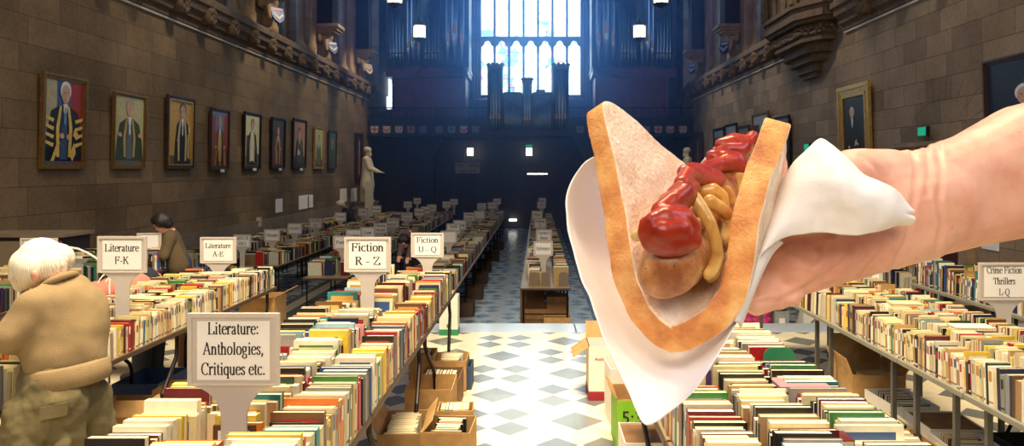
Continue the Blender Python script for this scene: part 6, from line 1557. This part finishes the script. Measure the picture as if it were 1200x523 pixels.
# ---- ketchup squiggle
b = MB()
def run(mb, pts, r0, r1=None, n_=7, sq=1):
    r1 = r1 or r0
    for i in range(len(pts)-1):
        for k in range(n_+1):
            t = k/n_; u = (i+t)/(len(pts)-1); mb.ball(Vector(pts[i]).lerp(Vector(pts[i+1]), t), (r0*(1-u)+r1*u), 12, 8)
run(b, path_px([(758,262,.336),(756,274,.335),(762,286,.334),(778,291,.332),(796,290,.332),(812,282,.335)]), .0036, .0044)
run(b, path_px([(764,266,.333),(770,280,.331),(786,285,.330),(803,281,.333),(809,268,.338),(800,258,.336),(780,256,.332),(768,262,.332)]), .0052, .0056)
run(b, path_px([(776,272,.329),(795,270,.331)]), .0062)
run(b, path_px([(764,276,.334),(768,286,.334)]), .0042, .003)
run(b, path_px([(800,256,.338),(780,248,.338),(784,238,.345),(800,232,.350),(804,226,.352)]), .0056, .0050)
run(b, path_px([(775,248,.338),(790,236,.340),(803,225,.348)]), .0050)
run(b, path_px([(804,228,.352),(792,240,.344)]), .0058)
run(b, path_px([(799,216,.362),(806,204,.372),(822,208,.385),(838,213,.395),(842,210,.40),(828,202,.40),(812,199,.39),(802,202,.385)]), .0044, .0042)
run(b, path_px([(796,222,.355),(790,228,.352),(812,220,.368)]), .0040)
run(b, path_px([(824,200,.405),(840,194,.42),(858,190,.425),(868,196,.43),(864,186,.432),(848,184,.43),(836,186,.43)]), .0046, .0040)
run(b, path_px([(836,184,.43),(850,177,.44),(866,178,.445),(872,172,.45),(858,167,.45),(846,170,.45)]), .0046)
run(b, path_px([(846,170,.45),(860,163,.46),(876,166,.46),(882,160,.465)]), .0042, .004)
o = blob('ketchup', b, .0010, M['ketchup'], food, 5)
# ---- fried onions
def strand(pts, r0, r1, nm='onion_strand'):
    b = MB(); run(b, path_px(pts), r0*.84, r1*.84, 10); return blob(nm, b, .0009, M['onion'], food, 3)
strand([(814,232,.352),(822,244,.350),(832,262,.348),(838,282,.347),(841,300,.347),(836,314,.347),(830,322,.347)], .0040, .0034)
strand([(746,276,.345),(754,274,.340),(764,268,.338)], .0036, .0040)
strand([(806,268,.350),(816,262,.356),(826,262,.362),(830,272,.364)], .0038, .0036)
strand([(824,224,.385),(836,222,.385),(846,230,.388),(848,244,.388),(852,262,.385),(850,282,.38)], .0042, .0040)
strand([(832,236,.370),(844,244,.372),(852,252,.375)], .0044, .0038)
strand([(826,214,.40),(840,218,.40),(852,224,.40),(858,236,.40)], .0036, .0034)
strand([(836,292,.362),(842,306,.362),(838,322,.360),(832,326,.358)], .0038, .0030)
strand([(858,196,.43),(866,204,.43),(866,218,.425),(862,232,.42)], .0040, .0034)
strand([(818,246,.365),(828,254,.365),(826,276,.362),(820,292,.36)], .0042, .0036)
for i, pts in enumerate(([(776,292,.34),(790,296,.341),(800,292,.344)],)): strand(pts, .0030, .0026)

# ---- paper napkin: a wrap under the bread and a corner folded over the thumb
def cr(p0, p1, p2, p3, t): return .5*((2*p1)+(-p0+p2)*t+(2*p0-5*p1+4*p2-p3)*t*t+(-p0+3*p1-3*p2+p3)*t*t*t)
def net(rows, k=8):
    """Catmull-Rom refinement of a control net"""
    def line(L):
        o_ = []
        for i in range(len(L)-1):
            a = L[max(i-1,0)]; d = L[min(i+2,len(L)-1)]
            for j in range(k): o_.append(cr(a, L[i], L[i+1], d, j/k))
        return o_+[L[-1]]
    R = [line(r) for r in rows]; Cc = [line([r[j] for r in R]) for j in range(len(R[0]))]
    return [[Cc[j][i] for j in range(len(R[0]))] for i in range(len(Cc[0]))]
def sheet(mb, rows, k=8, crumple=.0006, seed=1):
    g = net([[P(*p) for p in r] for r in rows], k); h, w_ = len(g), len(g[0]); vs = []
    from mathutils import noise
    for i in range(h):
        for j in range(w_):
            p = g[i][j]; q = noise.noise(p*38+Vector((seed,0,0)))*crumple*2.4+noise.noise(p*110)*crumple
            vs.append(p+Vector((q*.5, q, q*.4)))
    mb.add(vs, [(i*w_+j, i*w_+j+1, (i+1)*w_+j+1, (i+1)*w_+j) for i in range(h-1) for j in range(w_-1)])
nap = MB()
sheet(nap, [
 [(751,490,.322),(754,495,.321),(758,497,.320),(764,496,.320),(770,493,.321),(776,489,.322)],
 [(738,462,.330),(752,468,.332),(768,470,.332),(784,469,.331),(800,466,.329),(814,456,.328)],
 [(716,411,.344),(738,430,.350),(766,440,.352),(794,440,.350),(820,432,.342),(838,420,.338)],
 [(701,372,.356),(722,388,.370),(754,408,.382),(795,422,.384),(834,402,.370),(859,384,.352)],
 [(684,330,.372),(704,345,.392),(742,375,.412),(795,402,.418),(850,372,.396),(875,348,.366)],
 [(673,292,.388),(695,312,.412),(738,345,.440),(802,374,.452),(864,335,.424),(884,318,.380)],
 [(665,256,.402),(686,280,.430),(734,316,.470),(812,338,.495),(874,300,.448),(893,290,.392)],
 [(667,222,.414),(688,246,.445),(738,284,.495),(822,300,.53),(884,266,.470),(902,268,.402)],
 [(683,194,.424),(700,212,.458),(745,250,.52),(832,266,.56),(894,238,.485),(909,246,.409)],
 [(697,184,.432),(716,202,.470),(755,232,.53),(840,244,.57),(902,214,.495),(915,222,.414)]], 7, .0007, 1)
napo = empty('paper_napkin', P(757,496,.32), 'white paper napkin wrapped under the bread with one corner draped over the thumb', 'napkin')
o = nap.build('wrap', M['napkin_paper'], napo); sm(o); s_ = o.modifiers.new('s', 'SOLIDIFY'); s_.thickness = .0006
nap = MB()
sheet(nap, [
 [(918,212,.402),(930,192,.398),(946,176,.392),(961,163,.390),(973,168,.386),(986,179,.384),(1000,194,.382),(1012,207,.380),(1030,213,.381),(1048,222,.384),(1060,236,.388),(1068,246,.391)],
 [(910,232,.396),(924,212,.391),(942,194,.386),(962,184,.381),(976,188,.377),(988,197,.375),(1002,209,.374),(1014,218,.374),(1031,225,.376),(1048,233,.380),(1060,243,.385),(1071,249,.390)],
 [(903,252,.390),(916,234,.384),(936,216,.380),(962,206,.375),(978,208,.371),(990,214,.369),(1004,223,.369),(1016,230,.370),(1031,237,.373),(1046,242,.377),(1058,248,.382),(1064,252,.388)],
 [(897,270,.384),(909,256,.378),(932,240,.376),(960,230,.373),(978,230,.370),(991,234,.368),(1005,240,.368),(1017,244,.370),(1031,248,.373),(1045,251,.377),(1058,254,.382),(1072,256,.388)],
 [(891,292,.376),(902,276,.372),(928,260,.374),(956,254,.374),(977,254,.372),(991,256,.371),(1005,258,.371),(1018,259,.373),(1031,260,.376),(1045,260,.380),(1057,260,.384),(1069,261,.389)],
 [(884,318,.368),(894,296,.368),(914,279,.374),(942,274,.377),(966,274,.376),(984,276,.375),(1002,275,.375),(1018,272,.377),(1031,269,.380),(1044,266,.383),(1056,264,.387),(1066,263,.391)]], 7, .0011, 5)
o = nap.build('folded_corner', M['napkin_paper'], napo); sm(o); s_ = o.modifiers.new('s', 'SOLIDIFY'); s_.thickness = .0006
nap = MB()
sheet(nap, [
 [(862,376,.350),(866,378,.352),(869,384,.356)],
 [(872,350,.357),(879,352,.360),(880,356,.366)],
 [(882,320,.366),(891,322,.368),(890,330,.374)],
 [(893,292,.374),(902,294,.376),(905,300,.382)],
 [(904,276,.380),(912,281,.380),(918,286,.384)]], 6, .0005, 9)
o = nap.build('hem', M['napkin_paper'], napo); sm(o); s_ = o.modifiers.new('s', 'SOLIDIFY'); s_.thickness = .0008

# ---- the hand and forearm: one continuous surface
b = MB()
def cap(p, r, q, s): capsule(b, P(*p), r, P(*q), s, 20)
K = 1/880
def W(pxw, Y): return pxw*Y/880          # half-width in pixels -> metres
capsule(b, (.46,.50,1.91), .045, (.66,.56,1.93), .047, 18); capsule(b, (.66,.56,1.93), .047, (.72,.35,1.64), .055, 18)
# forearm, oval: two parallel tapered cores
for (o1, o2) in ((0, 0),):
    for dz in (-1, 0, 1):
        cap((1460,172+dz*34,.50), W(72,.50), (1300,186+dz*26,.475), W(64,.475))
        cap((1300,186+dz*26,.475), W(64,.475), (1200,200+dz*20,.455), W(58,.455))
        cap((1200,200+dz*20,.455), W(58,.455), (1140,222+dz*16,.445), W(51,.445))
        cap((1140,222+dz*16,.445), W(51,.445), (1088,238+dz*12,.438), W(51,.438))
# heel of the hand and palm
cap((1088,238,.438), W(60,.438), (1030,248,.43), W(58,.43)); cap((1070,222,.436), W(47,.436), (1020,226,.428), W(46,.428))
cap((1078,262,.43), W(44,.43), (1010,282,.42), W(42,.42)); cap((1010,282,.42), W(42,.42), (955,300,.418), W(40,.418))
cap((1030,248,.43), W(56,.43), (960,262,.428), W(50,.428)); cap((955,300,.418), W(40,.418), (930,308,.418), W(38,.418))
cap((1020,226,.428), W(44,.428), (985,224,.424), W(40,.424))
# four fingers passing left under the paper and curling up behind the bread
fing = [((930,322,.415),(893,336,.418),(862,330,.440),(845,305,.468),(842,286,.485), 25),
        ((940,300,.425),(900,312,.432),(862,305,.455),(838,282,.482),(832,262,.498), 26),
        ((950,278,.435),(908,286,.448),(868,278,.472),(845,256,.498),(842,240,.512), 25),
        ((960,258,.445),(922,262,.462),(886,252,.486),(868,236,.505),(868,224,.515), 21)]
for a0, a1, a2, a3, a4, r in fing:
    Lr = (a0, a1, a2, a3, a4); 
    for i in range(4): cap(Lr[i], W(r*(1-.06*i), Lr[i][2]), Lr[i+1], W(r*(1-.06*(i+1)), Lr[i+1][2]))
cap((900,352,.408), W(12,.408), (925,344,.41), W(16,.41)); cap((886,358,.405), W(13,.405), (905,346,.41), W(18,.41))
# thumb along the top, its tip under the folded corner against the bread
cap((1040,210,.430), W(36,.43), (1000,206,.420), W(32,.42)); cap((1000,206,.420), W(32,.42), (962,212,.412), W(26,.412)); cap((962,212,.412), W(25,.412), (934,232,.408), W(20,.408))
me = blob_mesh('hand', b, .0016, 7, .55)
# creases at the wrist and across the palm, as displacement of the surface itself
co = np.empty(len(me.vertices)*3, dtype=np.float64); me.vertices.foreach_get('co', co); co = co.reshape(-1,3)
no = np.empty(len(me.vertices)*3, dtype=np.float64); me.vertices.foreach_get('normal', no); no = no.reshape(-1,3)
PX = 630+co[:,0]/co[:,1]*880; PY = 198-(co[:,2]-CAMZ)/co[:,1]*880
dd = np.zeros(len(co))
def crease(pts, depth, wd):
    global dd
    best = np.full(len(co), 1e9)
    for i in range(len(pts)-1):
        ax, ay = pts[i]; bx, by = pts[i+1]; vx, vy = bx-ax, by-ay; t = np.clip(((PX-ax)*vx+(PY-ay)*vy)/(vx*vx+vy*vy), 0, 1)
        best = np.minimum(best, np.hypot(PX-ax-t*vx, PY-ay-t*vy))
    dd -= depth*np.exp(-(best/wd)**2); dd += depth*.5*np.exp(-((best-wd*2)/(wd*1.2))**2)
crease([(1068,172),(1074,200),(1070,240),(1062,280),(1046,316)], .0007, 3)
crease([(1098,172),(1104,200),(1100,235),(1104,262),(1096,298)], .0008, 3)
crease([(1085,172),(1088,200),(1086,230)], .0007, 2.4)
crease([(930,300),(955,312),(965,300),(958,284)], .0010, 3)
crease([(905,292),(922,284),(945,282),(975,276)], .0022, 3)
crease([(1000,290),(985,310),(950,335),(915,352)], .0010, 3.4)
crease([(1040,282),(1030,300),(1010,322)], .0008, 3); crease([(880,356),(905,352),(925,358)], .0009, 3)
crease([(1010,182),(1030,200),(1045,225)], .0007, 3)
co += no*dd[:,None]
me.vertices.foreach_set('co', co.ravel())
off = co.mean(0); off[2] = co[:,2].min(); co -= off; me.vertices.foreach_set('co', co.ravel()); me.update()
me.materials.clear(); me.materials.append(M['hand_skin'])
o = bpy.data.objects.new('person', me); C.objects.link(o); o.location = off.tolist()
tag(o, 'bare forearm and hand holding up the sausage sandwich, reaching in from one side', 'person')
c = MB(); capsule(c, (.50,.513,1.914), .058, (.67,.565,1.93), .064, 18); capsule(c, (.67,.565,1.93), .064, (.73,.34,1.60), .082, 18)
blob('rolled_sleeve', c, .006, M['denim'], o, 3)
# finger nails (on the far side of the curled fingers and the thumb)
for (a, Yd, r) in (((840,284),.500,.006),((830,260),.512,.006),((840,238),.526,.006),((866,222),.528,.005)):
    b = MB(); c = P(a[0], a[1], Yd); b.ball(c, (r, .0015, r*1.2), 12, 8); sm(b.build('fingernail', M['napkin_paper'], o))
# ---------------------------------------------------------------- light
# daylight outside the great window and the small side light
area('sky_light', (XC, YE+1.2, 9.2), (XC, 0, 3), 5.4, 9.5, 1150, (.42,.62,1.0))
# added unseen fill lamps: behind the camera, over the dais, over the hall
area('fill_lamps', (-.6, -4.6, 5.6), (0, 4.5, .8), 6, 3, 440, (1,.88,.72))
area('fill_lamps', (-.5, 3.4, 9.5), (-.4, 5.3, 0), 5, 3, 900, (1,.83,.58), 1.7)
area('fill_lamps', (XC, 17, 12), (XC, 18, 0), 5, 8, 110, (1,.86,.7))
for y, e in ((11, 330), (15, 480), (20, 640), (25, 800), (29, 800)): spot('picture_light', (XL+3.2, y-.6, 8.5), (XL, y+.6, 3.3), e, (1,.87,.66), 1.0)
for y, e in ((12, 300), (17, 420), (22, 500), (27, 500)): spot('picture_light', (XR-3.2, y-.6, 8.5), (XR, y+.6, 3.3), e, (1,.88,.72), 1.0)
# blue hazy volume, added for the glow before the window, denser by the organ
n = N('added_haze'); n.n.remove(n.b); v = n.node('ShaderNodeVolumeScatter'); v.inputs['Color'].default_value = (.14,.38,1,1); v.inputs['Density'].default_value = .020; v.inputs['Anisotropy'].default_value = .55
pp = n.node('ShaderNodeVectorMath', operation='DISTANCE'); n.lk(n.pos(), pp.inputs[0]); pp.inputs[1].default_value = (XC, 29.0, 6.2)
n.lk(n.math('ADD', .016, n.math('MULTIPLY', .15, n.math('POWER', 2.718, n.math('MULTIPLY', -.40, pp.outputs['Value'])))), v.inputs['Density'])
n.lk(v.outputs[0], n.out.inputs['Volume'])
b = MB(); b.box(XL+.01, XR-.01, 20, YE-.02, FL+.01, ZT-.1); o = b.build('added_haze', M['added_haze']); tag(o, 'bluish hazy volume added for the glow in front of the great window', 'added_haze', None, 'stuff')
sc.cycles.volume_step_rate = .6
sc.cycles.max_bounces = 8
